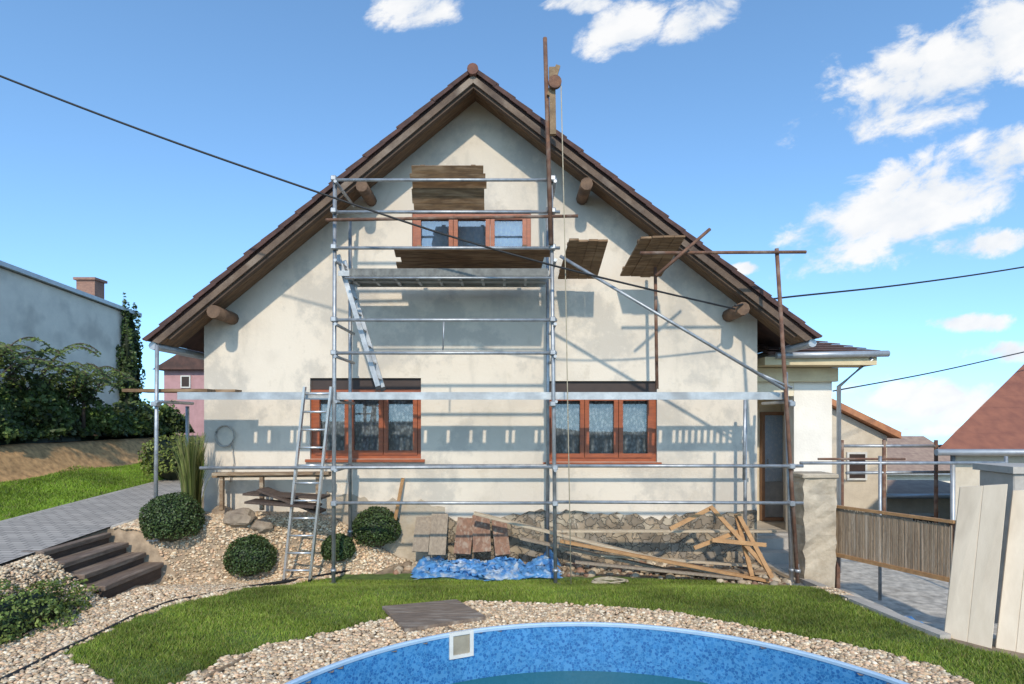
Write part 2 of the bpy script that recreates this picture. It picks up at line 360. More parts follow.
# ------------------------------------------------------------------ ground
LAWN_PX = [(62,655),(95,640),(130,622),(170,606),(230,594),(300,583),(350,575),(420,572),(500,574),(600,577),(700,580),(800,588),(860,606),(905,626),(942,641),(1000,655),(1060,668),
           (1060,700),(985,690),(935,668),(870,650),(800,638),(740,626),(680,614),(620,608),(560,605),(480,602),(430,606),(375,622),(330,634),(270,646),(225,660),(190,676),(165,690),(120,690)]
LAWN = [tuple(G(*p)[:2]) for p in LAWN_PX]
def axis(dense0, dense1, step, far0, far1):
    a = list(np.arange(dense0, dense1+1e-6, step)); lo, hi = [], []
    x = dense0; s = step
    while x > far0: s *= 1.25; x -= s; lo.append(x)
    x = dense1; s = step
    while x < far1: s *= 1.22; x += s; hi.append(x)
    return np.array(lo[::-1]+a+hi)
xs = axis(-10.6, 5.4, .06, -500, 500); ys = axis(3.2, 9.4, .06, -300, 560)
XX, YY = np.meshgrid(xs, ys); sh = XX.shape
gx, gy = XX.ravel().copy(), YY.ravel().copy()
r = np.hypot(gx-PXC, gy-PYC); sn = np.abs(r-(PR+.01)) < .035
k = (PR+.01)/np.maximum(r, .01)
gx = np.where(sn, PXC+(gx-PXC)*k, gx); gy = np.where(sn, PYC+(gy-PYC)*k, gy)
gz = H(gx, gy)+.012*np.sin(gx*3.1+gy*2.2)*np.sin(gy*4.3)
def is_lawn(x, y): return in_poly(x+.025*np.sin(y*23)+.02*np.sin(x*31), y+.02*np.sin(x*19), LAWN)
def is_left_lawn(x, y): return (x < -7.06) & (x > -9.35+.12*np.sin(y*2.3)) & (y > 4) & (y < 19)
def is_gravel(x, y):
    yl = 7.25+.12*np.sin(x*2.1)
    return (~is_lawn(x, y)) & (x > -5.3) & (x < 3.85) & (y < 9.05) & ((y < yl) | (x < -1.75+.25*np.sin(y*5))) & (np.hypot(x-PXC, y-PYC) > PR+.035)
col = np.tile([.25,.185,.12], (len(gx),1))
col[is_gravel(gx, gy)] = (.36,.265,.175)
col[is_lawn(gx, gy) | is_left_lawn(gx, gy)] = (.09,.14,.024)
col[(gx < -9.3) & (gy < 20)] = (.52,.30,.13)
col[(gx > 3.9) & (gx < 7.5) & (gy > 5.5)] = (.46,.415,.35)
far = (np.abs(gx) > 14) | (gy > 19) | (gy < 0); col[far] = (.12,.12,.05)
ny, nx = sh; idx = np.arange(ny*nx).reshape(sh)
Q = np.stack([idx[:-1,:-1], idx[:-1,1:], idx[1:,1:], idx[1:,:-1]], -1).reshape(-1,4)
cr = np.hypot(gx[Q].mean(1)-PXC, gy[Q].mean(1)-PYC); Q = Q[cr > PR+.005]
tri_mesh('ground', np.c_[gx, gy, gz], Q, col, 'ground', kind='structure', smooth=True, keep=True)
# grass
def grass(name, x, y, h, w, cols):
    n = len(x); z = H(x, y)
    a = rng.random(n)*2*math.pi; ln = rng.normal(size=(n,2))*.5
    hh = h*(.6+.8*rng.random(n))
    p = np.c_[x, y, z]; sd = np.c_[np.cos(a), np.sin(a), np.zeros(n)]*w/2
    V = np.stack([p-sd, p+sd, p+np.c_[ln*hh[:,None], hh]], 1).reshape(-1,3)
    c = pick(cols, n, .2); pat = .88+.28*np.sin(x*1.7+np.sin(y*2.1))*np.sin(y*2.9+x)+.15*np.sin(x*7+3*np.sin(y*5))*np.sin(y*11)
    dry = rng.random(n) < .06; c[dry] = (.36,.32,.12)
    c = c*pat[:,None]
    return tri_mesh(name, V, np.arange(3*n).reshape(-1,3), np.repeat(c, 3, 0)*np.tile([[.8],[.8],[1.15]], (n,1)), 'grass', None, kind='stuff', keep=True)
LG = [(.22,.31,.035),(.29,.38,.05),(.17,.26,.03),(.33,.36,.075)]
n = 330000; x = rng.uniform(-4.8, 5.2, n); y = rng.uniform(4.2, 8.2, n); kk = is_lawn(x, y)
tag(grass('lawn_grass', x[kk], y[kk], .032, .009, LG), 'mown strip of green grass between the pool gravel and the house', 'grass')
n = 90000; x = rng.uniform(-9.6, -7.05, n); y = rng.uniform(5.5, 18, n); kk = is_left_lawn(x, y)
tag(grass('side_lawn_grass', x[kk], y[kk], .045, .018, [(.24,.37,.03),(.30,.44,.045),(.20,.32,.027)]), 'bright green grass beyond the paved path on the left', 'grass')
# pebbles
cv, cf = ico(1)
def pebbles(name, x, y, rad, cols, label, cat, flat=(.5,.3)):
    n = len(x)
    sc = np.stack([rad*(.8+.6*rng.random(n)), rad*(.8+.5*rng.random(n)), rad*(flat[0]+flat[1]*rng.random(n))], 1)
    an = rng.random(n)*6.28; ca, sa = np.cos(an)[:,None], np.sin(an)[:,None]
    jit = cv[None]*(1+.16*rng.normal(size=(n,len(cv),1)))*sc[:,None]
    V = np.stack([jit[...,0]*ca-jit[...,1]*sa, jit[...,0]*sa+jit[...,1]*ca, jit[...,2]], -1)+np.c_[x, y, H(x, y)+.006+.012*rng.random(n)][:,None]
    T = (cf[None]+(np.arange(n)*len(cv))[:,None,None]).reshape(-1,3)
    return tri_mesh(name, V.reshape(-1,3), T, np.repeat(pick(cols, n, .16), len(cv), 0), 'pebble', None, label, cat, None, 'stuff', True, True)
n = 105000; x = rng.uniform(-5.35, 3.9, n); y = rng.uniform(3.9, 9.0, n); kk = is_gravel(x, y)
kk &= ~((x < -4.55) & (y > 6.72) & (y < 7.95))
x, y = x[kk], y[kk]
n2_ = 16000; x2 = rng.uniform(-5.2, -1.5, n2_); y2 = rng.uniform(7.0, 9.0, n2_); k2 = is_gravel(x2, y2) & ~((x2 < -4.55) & (y2 < 7.95)); x = np.r_[x, x2[k2]]; y = np.r_[y, y2[k2]]
pebbles('gravel', x, y, .011+.013*rng.random(len(x))**1.6+.006*(y > 7.1)*rng.random(len(x)), [(.61,.455,.285),(.68,.54,.365),(.55,.38,.225),(.45,.34,.225),(.64,.43,.27),(.74,.625,.455),(.37,.275,.18)], 'cream and tan pebbles around the pool and up the slope', 'gravel')
n = 1800; x = rng.uniform(-1.7, 3.75, n); y = 9.03-rng.random(n)**1.8*1.1; kk = ~is_lawn(x, y)
pebbles('rubble', x[kk], y[kk], .012+.07*rng.random(kk.sum())**3, [(.48,.385,.27),(.38,.295,.20),(.54,.45,.33),(.30,.215,.14),(.27,.15,.095)], 'small plaster and stone rubble along the foot of the house', 'rubble', (.6,.4))
# paved path
def sheet(name, x0, x1, y0, y1, dz, step=.25):
    b = MB(); a = np.linspace(x0, x1, max(2, int((x1-x0)/step)+1)); c = np.linspace(y0, y1, int((y1-y0)/step)+1)
    vs = [(p, q, hz(p, q)+dz) for q in c for p in a]; w = len(a)
    b.add(vs, [(j*w+i, j*w+i+1, (j+1)*w+i+1, (j+1)*w+i) for j in range(len(c)-1) for i in range(w-1)], True)
    return b
sheet('path', -7.0, -5.36, 3, 16, .03).build('path', 'paving', kind='structure')
MB().tube([(-7.04, q, hz(-7.04, q)) for q in np.arange(3, 16, .4)], .05, 6).build('path_kerb', 'concrete', kind='structure')
MB().tube([(-5.32, q, hz(-5.32, q)) for q in np.arange(8.0, 13, .4)], .045, 6).build('path_kerb', 'concrete', kind='structure')
# lawn edging strip
ed = [G(*p) for p in [(-20,692),(30,668),(62,652),(95,637),(130,619),(170,603),(230,591),(300,580),(350,572)]]
MB().tube([p+Vector((0,0,.01)) for p in ed], .022, 6).build('lawn_edging', 'black', label='black edging strip curving between gravel slope and lawn', cat='edging')
# timber steps
st = thing('timber_steps', 'dark timber garden steps climbing from gravel to paved path', 'steps', (-4.9, 7.3, 0))
for i in range(4):
    xr = -4.6-.23*i; z = .13*(i+1)
    MB().box((xr-.25, 6.75, z-.06), (xr+.02, 7.9, z)).build('tread', 'tread', st, bevel=.008)
    MB().box((xr-.06, 6.77, z-.2), (xr-.005, 7.88, z-.062)).build('riser', 'sleeper', st)
# ------------------------------------------------------------------ pool
pool = thing('swimming_pool', 'round sunken swimming pool with mottled blue liner', 'pool', (PXC, PYC, -1.25))
def annulus(r0, z0, r1, z1, n=160):
    vs = []
    for k in range(n):
        t = 2*math.pi*k/n; c, s_ = math.cos(t), math.sin(t)
        vs += [(PXC+r0*c, PYC+r0*s_, z0), (PXC+r1*c, PYC+r1*s_, z1)]
    return vs, [(2*k, 2*k+1, (2*k+3) % (2*n), (2*k+2) % (2*n)) for k in range(n)]
b = MB(); b.add(*annulus(PR, .03, PR, -1.25), True); b.build('pool_wall', 'liner', pool)
b = MB(); prof = [(PR-.008,.012),(PR-.012,.036),(PR-.004,.046),(PR+.02,.047),(PR+.03,.04),(PR+.031,-.05)]
for (a0,z0),(a1,z1) in zip(prof, prof[1:]): b.add(*annulus(a0, z0, a1, z1), True)
b.build('rim', 'rim', pool)
b = MB(); b.add(*annulus(0.01, -1.24, PR, -1.24)); b.build('pool_floor', 'liner', pool)
def onwall(px):
    u = (px-CX)/F; A = u*u+1; B = -2*(u*PXC+PYC); D = PXC**2+PYC**2-PR**2
    Y = (-B+math.sqrt(B*B-4*A*D))/(2*A); return Vector((u*Y, Y, 0))
q = onwall(461); nrm = (Vector((PXC,PYC,0))-q).normalized(); sd = Vector((-nrm.y, nrm.x, 0)); up = Vector((0,0,1))
zc = 2+(HY-644)/F*q.y
def slab(c, hw, hh, t): return [c-sd*hw-up*hh, c+sd*hw-up*hh, c+sd*hw+up*hh, c-sd*hw+up*hh, c-sd*hw-up*hh+nrm*t, c+sd*hw-up*hh+nrm*t, c+sd*hw+up*hh+nrm*t, c-sd*hw+up*hh+nrm*t]
c0 = Vector((q.x, q.y, zc)); b = MB()
for dx, dz_, w, h in ((-.1,0,.018,.12),(.1,0,.018,.12),(0,.105,.082,.016),(0,-.105,.082,.016)): b.hexa(slab(c0+sd*dx+up*dz_, w, h, .02))
sk = b.build('skimmer', 'plastic', pool)
MB().hexa(slab(c0, .081, .088, .006)).build('skimmer_flap', mat('skimmer_inside', (.34,.3,.22), (.25,.22,.16), 6), sk)
WZ = -.42
b = MB(); b.add(*annulus(.005, WZ, PR-.002, WZ)); b.build('water', 'water', kind='structure')
bl = thing('pool_float', 'small pale blue ball floating on the pool water', 'float', (-.60, 5.0, WZ))
cv2, cf2 = ico(3)
MB().add([Vector(p)*.045+Vector((-.60,5.0,WZ+.03)) for p in cv2], [tuple(f) for f in cf2], True).build('ball', mat('float_blue', (.25,.5,.62), (.2,.42,.55), 4, .35), bl)
MB().tube([(-.60,5.0,WZ+.07),(-.60,5.0,WZ+.1)], .012).build('cap', 'plastic', bl)
# wooden hatch
a, bb, c, d = [G(*p)+Vector((0,0,.02)) for p in ((382,611),(456,604),(486,622),(405,635))]
b = MB()
for i in range(5):
    t0, t1 = i/5+.006, (i+1)/5-.006
    p = [a.lerp(d, t0), bb.lerp(c, t0), bb.lerp(c, t1), a.lerp(d, t1)]
    b.hexa(p+[v+Vector((0,0,.035+random.uniform(-.004,.004))) for v in p])
b.build('wooden_hatch', mat('hatch_wood', (.24,.175,.125), (.14,.105,.08), 5, .9, .5, 30, stretch=(1,6,1), c3=(.3,.25,.2), s3=3), label='flat grey brown wooden hatch lying in the lawn by the pool', cat='hatch')
MB().bar(G(205,681)+Vector((0,0,.03)), G(247,660)+Vector((0,0,.03)), .02, .02).build('stick', 'plank', label='short stick lying on the gravel left of the pool', cat='stick')
# ------------------------------------------------------------------ house
YW, YB = 9.1, 8.5
XR, ZR = -.5525, 6.96
XL, ZL, XE, ZE = -5.13, 3.16, 4.29, 3.2
sL, sR = (ZR-ZL)/(XR-XL), (ZR-ZE)/(XE-XR)
def roofz(x): return ZR-sL*(XR-x) if x < XR else ZR-sR*(x-XR)
HX0, HX1 = -4.67, 3.72
def wx(px): return (px-CX)/F*YW
def wz(py): return EYE+(HY-py)/F*YW
house = thing('gable_house', 'cream rendered gable house with steep brown tiled roof behind scaffold', 'house', (XR, 13, -.3))
def holed(outer, holes, y0, y1):
    loops = [[Vector((p[0], p[1], 0)) for p in l] for l in [outer]+holes]
    pts = [p for l in loops for p in l]; n = len(pts)
    T = geometry.tessellate_polygon(loops); b = MB()
    vs = [(p.x, y0, p.y) for p in pts]+[(p.x, y1, p.y) for p in pts]; fs = [tuple(t) for t in T]+[tuple(i+n for i in t) for t in T]
    k = 0
    for l in loops:
        m_ = len(l); fs += [(k+i, k+(i+1) % m_, n+k+(i+1) % m_, n+k+i) for i in range(m_)]; k += m_
    return b.add(vs, fs)
W = [(wx(310), wx(421), wz(459), wz(378)), (wx(547), wx(657), wz(462), wz(381)), (wx(412), wx(531), wz(282), wz(210))]
rect = lambda w: [(w[0],w[2]),(w[1],w[2]),(w[1],w[3]),(w[0],w[3])]
holed([(HX0,-.9),(HX1,-.9),(HX1,roofz(HX1)-.12),(XR,ZR-.12),(HX0,roofz(HX0)-.12)], [rect(w) for w in W], YW, YW+.3).build('front_wall', 'stucco', house)
MB().box((HX0,YW+.302,-.9),(HX0+.3,18,roofz(HX0)-.2)).build('side_wall', 'stucco', house)
MB().box((HX1-.3,YW+.302,-.9),(HX1,18,roofz(HX1)-.2)).build('side_wall', 'stucco', house)
MB().prism([(HX0,-.9),(HX1,-.9),(HX1,roofz(HX1)-.17),(XR,ZR-.17),(HX0,roofz(HX0)-.17)], 18.002, 18.3).build('back_wall', 'stucco', house)
MB().box((HX0+.302,YW+.302,2.75),(HX1-.302,17.99,2.9)).build('ceiling', 'white', house)
b = MB(); top = [(-1.0,.56)]
xx = -1.0
while xx < 3.70: xx = min(3.70, xx+random.uniform(.06,.15)); top.append((xx, .57+.05*math.sin(xx*2.2)+random.uniform(-.06,.06)))
b.prism([(-1.0,-.9)]+[(3.70,-.9)]+top[::-1], YW-.04, YW-.002); b.build('stone_plinth', 'stone', house)
top = [(-2.8,.92)]; xx = -2.8
while xx < -1.03: xx = min(-1.02, xx+random.uniform(.06,.15)); top.append((xx, .88-.16*(xx+2.8)/1.8+random.uniform(-.06,.05)))
b = MB(); b.prism([(-2.8,-.9),(-1.02,-.9)]+top[::-1], YW-.028, YW-.002); b.build('bare_base', mat('bare_base_render', (.52,.43,.315), (.41,.33,.235), 5, .95, .7, 16, c3=(.36,.31,.245), s3=2.5), house)
def window(w, n, shutter, gl='glass', cu_='curtain'):
    x0, x1, z0, z1 = w; y = YW+.06
    b = MB(); b.ring(x0, x1, z0, z1-(.17 if shutter else 0), y, y+.1, .06)
    fr = b.build('window', 'winwood', house)
    zt = z1-(.17 if shutter else 0)
    if shutter: MB().box((x0,y-.01,zt+.002),(x1,y+.12,z1)).build('shutter_box', 'dark', fr)
    iw = (x1-x0-.12)/n
    for i in range(n):
        a = x0+.06+i*iw
        MB().ring(a+.004, a+iw-.004, z0+.062, zt-.062, y-.02, y+.06, .065).build('sash', 'winwood', fr)
        MB().box((a+.07, y+.025, z0+.13), (a+iw-.07, y+.03, zt-.13)).build('pane', gl, fr)
    cu = MB(); m_ = 60; vs = []
    for j in range(m_+1):
        xx_ = x0+.03+(x1-x0-.06)*j/m_; yy = y+.14+.015*math.sin(j*1.35)+.006*math.sin(j*.5)
        vs += [(xx_,yy,z0),(xx_,yy,zt)]
    cu.add(vs, [(2*j,2*j+1,2*j+3,2*j+2) for j in range(m_)], True); cu.build('curtain', cu_, fr)
    MB().box((x0-.06, YW-.05, z0-.045), (x1+.06, y+.0, z0-.003)).build('sill', 'winwood', fr)
window(W[0], 3, True); window(W[1], 3, True); window(W[2], 3, False, 'sky_glass', 'sky_tint_curtain')
# roof
def slope_pt(side, s, off):           # s metres down the slope from the ridge, off along the normal
    dx, dz = (XL-XR, ZL-ZR) if side < 0 else (XE-XR, ZE-ZR)
    l = math.hypot(dx, dz); dx, dz = dx/l, dz/l
    nx_, nz_ = (dz, -dx) if side < 0 else (-dz, dx)
    return (XR+dx*s+nx_*off, ZR+dz*s+nz_*off)
LEN = {-1: math.hypot(XL-XR, ZL-ZR), 1: math.hypot(XE-XR, ZE-ZR)}
rf = {}
for side in (-1, 1):
    l = LEN[side]; sl = sL if side < 0 else sR
    sp = lambda s, o: slope_pt(side, s, o)
    mi = lambda o: slope_pt(side, sl*(-o)+.002, o)          # mitre at the ridge
    b = MB(); b.prism([mi(-.06), sp(l,-.06), sp(l,-.005), mi(-.005)], YB+.02, 18.6)
    rf[side] = b.build('roof', 'tile', house)
    b = MB(); nt_ = int(l/.30)
    for i in range(nt_):
        s0 = .06+i*(l-.04)/nt_; s1 = s0+(l-.04)/nt_+.06; tw = random.uniform(-.006,.006)
        b.prism([sp(s0,.0+tw), sp(s1,.022+tw), sp(s1,.05+tw), sp(s0,.028+tw)], YB-.045+random.uniform(-.008,.008), YB+.22)
        b.prism([sp(s0+.01,-.03), sp(s1-.025,-.022), sp(s1-.02,.03), sp(s0,.012)], YB-.05+random.uniform(-.006,.006), YB-.028)
    b.build('verge_tiles', 'verge', rf[side])
    b = MB(); b.prism([mi(-.145), sp(l-.05,-.145), sp(l,-.062), mi(-.062)], YB-.012, YB+.03); b.build('barge_board', 'roofwood', rf[side])
    b = MB(); b.prism([mi(-.185), sp(l-.2,-.185), sp(l-.15,-.105), mi(-.105)], YB+.034, YB+.12); b.build('verge_rafter', 'rafter', rf[side])
    b = MB(); nb_ = 5
    for i in range(nb_):
        y0 = YB+.125+i*(YW-YB-.13)/nb_; b.prism([mi(-.10), sp(l-.02,-.10), sp(l-.02,-.064), mi(-.064)], y0, y0+(YW-YB-.13)/nb_-.006)
    b.build('soffit', 'soffit', rf[side])
    g = sp(l+.04, -.06); b = MB(); b.tube([(g[0], YB+.05, g[1]-.03), (g[0], 18.5, g[1]-.03)], .06); b.build('gutter', 'zinc', rf[side])
b = MB()
for i in range(26):
    y0 = YB-.07+i*.39; b.tube([(XR, y0, ZR-.02), (XR, y0+.42, ZR-.03)], [.08,.07], 12)
b.build('ridge_tiles', 'ridge', house)
for px, py, rr in ((220,314,.095),(365,191,.085),(585,189,.09),(738,311,.095)):
    p = P(px, py, YB+.2); b = MB(); b.tube([(p.x, YB+.0, p.z), (p.x, YW-.003, p.z)], rr, 10); b.build('purlin_end', 'log', house)
# recessed porch on the right flank
YP = 9.9; pxx = lambda p: (p-CX)/F*YP; pz = lambda p: EYE+(HY-p)/F*YP
PXR = pxx(832); XO = pxx(794); ZS, ZT = pz(530), pz(396)
MB().box((XO,YP,-.9),(PXR,YP+.3,3.0)).build('porch_wall', 'white', house)
MB().box((HX1+.003,YP,ZT),(XO-.003,YP+.25,3.0)).build('porch_lintel', 'porch', house)
MB().box((HX1+.003,11.2,-.9),(PXR-.26,11.45,3.0)).build('porch_back_wall', 'porch', house)
MB().box((HX1+.003,YP+.26,2.6),(PXR-.26,11.19,2.7)).build('porch_ceiling', 'porch', house)
MB().box((HX1+.003,YP,-.9),(PXR-.26,11.19,ZS-.06)).build('porch_floor', 'concrete', house)
MB().box((HX1+.004,YP-.12,pz(382)),(PXR+.04,YP-.002,2.85)).build('porch_beam', 'beige', house)
MB().box((PXR-.25,YP+.302,-.9),(PXR,16,3.0)).build('porch_side_wall', 'white', house)
dx0, dx1, dz1 = 4.62, 5.12, 2.15
b = MB(); b.ring(dx0, dx1, ZS-.05, dz1, 11.1, 11.19, .06); dr = b.build('door', mat('porch_door_wood', (.30,.16,.09), (.2,.11,.065), 5, .6), house)
MB().box((dx0+.062,11.13,ZS+.012),(dx1-.062,11.16,.85)).build('door_panel', mat('porch_door_panel', (.26,.27,.28), (.18,.19,.2), 5, .6), dr)
MB().box((dx0+.062,11.14,.854),(dx1-.062,11.15,dz1-.062)).build('pane', 'glass', dr)
MB().box((dx0+.062,11.17,.854),(dx1-.062,11.18,dz1-.062)).build('curtain', 'sky_tint_curtain', dr)
MB().tube([(dx0+.11,11.09,1.15),(dx0+.11,11.09,1.28)], .012).build('door_handle', 'steel', dr)
e0, e1, h1, h0 = Vector((4.0,9.35,3.07)), Vector((5.72,9.35,3.05)), Vector((5.25,10.4,3.36)), Vector((4.0,10.4,3.36))
b = MB(); dn = Vector((0,0,-.05)); b.hexa([e0,e1,h1,h0,e0+dn,e1+dn,h1+dn,h0+dn])
e2, h2 = Vector((5.72,15,3.05)), Vector((5.25,15,3.36)); b.hexa([e1,e2,h2,h1,e1+dn,e2+dn,h2+dn,h1+dn])
for i in range(5):                     # tile courses stepping down to the gutter
    t0, t1 = i/5, (i+1)/5
    a_, c_ = h0.lerp(e0,t0)+Vector((0,0,.004)), h1.lerp(e1,t0)+Vector((0,0,.004)); d_, f_ = h0.lerp(e0,t1)+Vector((0,-.02,.02)), h1.lerp(e1,t1)+Vector((.01,-.02,.02))
    b.hexa([a_,c_,f_,d_,a_+Vector((0,0,.015)),c_+Vector((0,0,.015)),f_+Vector((0,0,.015)),d_+Vector((0,0,.015))])
pr = b.build('porch_roof', mat('porch_tile', (.11,.056,.042), (.065,.037,.03), 9, .8, .4, 20), house)
MB().box((3.95,9.37,2.86),(5.70,9.88,2.985)).build('porch_soffit', 'beige', pr)
MB().tube([(4.1,9.31,3.0),(5.84,9.31,3.03)], .05, 10).build('gutter', 'zinc', pr)
MB().tube([(5.62,9.36,2.97),(5.36,9.84,2.55),(5.36,9.84,-.5)], .035, 8).build('downpipe', 'zinc', pr)
b = MB()
for i in range(4): b.box((3.85,9.61-.26*i,-.7),(4.62,9.87-.26*i,.1-.17*i))
b.build('door_steps', 'concrete', house)
b = MB()
for i in range(3): b.tube([(wx(226)+.13*math.cos(t)*(1+.05*i), YW-.03-.012*i, wz(436)+.15*math.sin(t)*(1+.04*i)) for t in np.linspace(0, 6.28, 25)], .008, 6)
b.tube([(wx(226), YW-.04, wz(436)+.15), (wx(226), YW-.002, wz(436)+.16)], .012)
b.tube([(wx(226)+.1,YW-.04,wz(436)-.1),(wx(226)+.14,YW-.04,wz(436)-.4),(wx(226)+.08,YW-.04,wz(436)-.7)], .008, 6)
b.build('wall_cable_coil', 'concrete', label='grey coil of cable hung on left end of the house wall', cat='coil')
# ------------------------------------------------------------------ scaffold
YF, YK = 8.0, 8.75
def fz(py): return EYE+(HY-py)/F*YF
def fx(px): return (px-CX)/F*YF
sc = thing('scaffold', 'galvanised tube scaffold standing along the front of the house', 'scaffold', (-.5, 8.4, 0))
def post(x0, x1, y, zt, m='steel', nm='upright_post', zb=None):
    zb = hz(x1, y)+.03 if zb is None else zb
    o = MB().tube([(x1, y, zb), (x0, y, zt)], .026, 10).build(nm, m, sc)
    MB().box((x1-.075, y-.075, zb-.03), (x1+.075, y+.075, zb-.018)).tube([(x1, y, zb-.02), (x1, y, zb+.25)], .019, 8).tube([(x1,y,zb+.14),(x1,y,zb+.18)], .04, 8).build('base_jack', 'steel', o)
    return o
xA, xB, xLp = fx(335), fx(551), fx(157)
post(xA, xA-.02, YF, fz(178)); post(xA, xA, YK, fz(180)-.25); post(xB, xB+.06, YF, fz(176)); post(xB, xB, YK, fz(180)-.1)
post(xLp, xLp-.02, YF, fz(345)); post(xLp, xLp, YK, 2.2); post(3.4, 3.4, YK, 2.2)
post(fx(776), fx(797), YF-.02, fz(249), 'rust', 'rusty_post'); post(fx(787), fx(793), YF+.04, fz(372))
def rail(p0, p1, r=.024, m='steel', nm='guard_rail'):
    return MB().tube([p0, p1], r, 8).build(nm, m, sc)
def frail(xa, xb, pya, pyb=None, y=YF-.05, m='steel', nm='guard_rail'):
    pyb = pya if pyb is None else pyb
    f = lambda px, py: Vector(((px-CX)/F*y, y, EYE+(HY-py)/F*y))
    return rail(f(xa, pya), f(xb, pyb), .022, m, nm)
for py, a, c_ in ((180,334,557),(212,334,560),(248,334,560),(320,334,557),(353,334,557)): frail(a, c_, py)
frail(326, 578, 220, 216, YF-.1, 'rust', 'rusty_rail'); frail(200, 557, 468, 467); frail(557, 803, 466, 466, YF-.055); frail(334, 557, 503, 503); frail(557, 803, 502, 503, YF-.055)
for z in (fz(184), fz(262), fz(325), fz(357), fz(470)):
    for x in (xA, xB+.02): rail((x+.03, YF-.1, z), (x+.03, YK+.08, z), .022, nm='cross_bar')
rail((xA-.1, YK, fz(470)), (3.6, YK, fz(470)), nm='guard_rail')
def couplers(x, ys):
    for py in ys:
        z = fz(py); MB().box((x-.038, YF-.085, z-.034), (x+.038, YF+.036, z+.034)).build('coupler', 'steel', sc, bevel=.01)
couplers(xA, (180,212,248,320,353,468,503)); couplers(xB+.02, (180,212,248,320,353,404)); couplers(xB+.05, (467,503)); couplers(fx(790), (466,503,404)); couplers(xLp, (404,))
def deck(x0, x1, z, n=2, y0=YF+.03, y1=YK-.03):
    b = MB(); w = (y1-y0)/n
    for i in range(n):
        a = y0+i*w; b.box((x0, a+.004, z-.025), (x1, a+w-.004, z)); b.box((x0, a+.004, z-.07), (x1, a+.014, z-.0255)); b.box((x0, a+w-.014, z-.07), (x1, a+w-.004, z-.0255))
    k_ = int((x1-x0)/.3)
    for i in range(k_): b.box((x0+.1+i*.3, y0+.02, z-.06), (x0+.14+i*.3, y1-.02, z-.026))
    return b.build('deck_panel', 'decksteel', sc)
def walkway(x0, x1, z):               # steel walkway, kept narrow and slots added to soften its shadow: front lip, back lip and a row of narrow cross slats
    b = MB(); b.box((x0, YF+.03, z-.10), (x1, YF+.04, z)); b.box((x0, YF+.0405, z-.012), (x1, YF+.075, z)); b.box((x0, YF+.0405, z-.10), (x1, YF+.055, z-.088))
    b.box((x0, YF+.43, z-.06), (x1, YF+.44, z))
    xx_ = x0+.01
    while xx_ < x1-.05:
        w_ = random.choice((.05,.05,.05,.16,.3)); w_ = min(w_, x1-.01-xx_)
        b.box((xx_, YF+.0755, z-.012), (xx_+w_, YF+.4295, z-.001)); xx_ += w_+.045
    return b.build('walkway', 'decksteel', sc)
deck(xA+.03, xB-.03, fz(270))
ZD = fz(392)
walkway(fx(176), xA-.004, ZD); walkway(xA+.0, xB+.03, ZD); walkway(xB+.034, fx(789), ZD)
for x in (xLp+.0, xA, xB+.03, fx(786)): rail((x+.035, YF-.08, ZD-.13), (x+.035, YK+.08, ZD-.13), .022, nm='cross_bar')
b = MB(); z = fz(277)
b.box((xA+.2, YF-.031, z), (xB-.04, YF-.026, z+.107)); xx = xA+.2
while xx < xB-.1: b.box((xx, YF-.036, z+.012), (xx+.03, YF-.0315, z+.095)); xx += .055
b.build('toe_board', mat('dull_steel', (.22,.22,.20), (.13,.13,.12), 9, .7, metal=.4), sc)
rail((xA+.15, YF-.06, fz(279)), (xB, YF-.06, fz(279)), .016, nm='deck_bearer')
frail(560, 784, 256, 389, YF-.09, nm='diagonal_brace')
rail(P(444,320,YF-.05), P(443,350,YF-.05), .01, nm='tie')
frail(640, 806, 253, 252, YF-.06, 'rust', 'rusty_rail'); rail(P(655,250,8.62), P(657,389,8.62), .024, 'rust', 'rusty_post')
frail(656, 710, 276, 229, YF-.12, 'rust', 'rusty_rail'); rail(P(745,400,YF), P(744,480,YF), .022, nm='hanging_tube')
rail(P(755,372,YF-.02), P(792,388,YF-.02), .02, nm='tie')
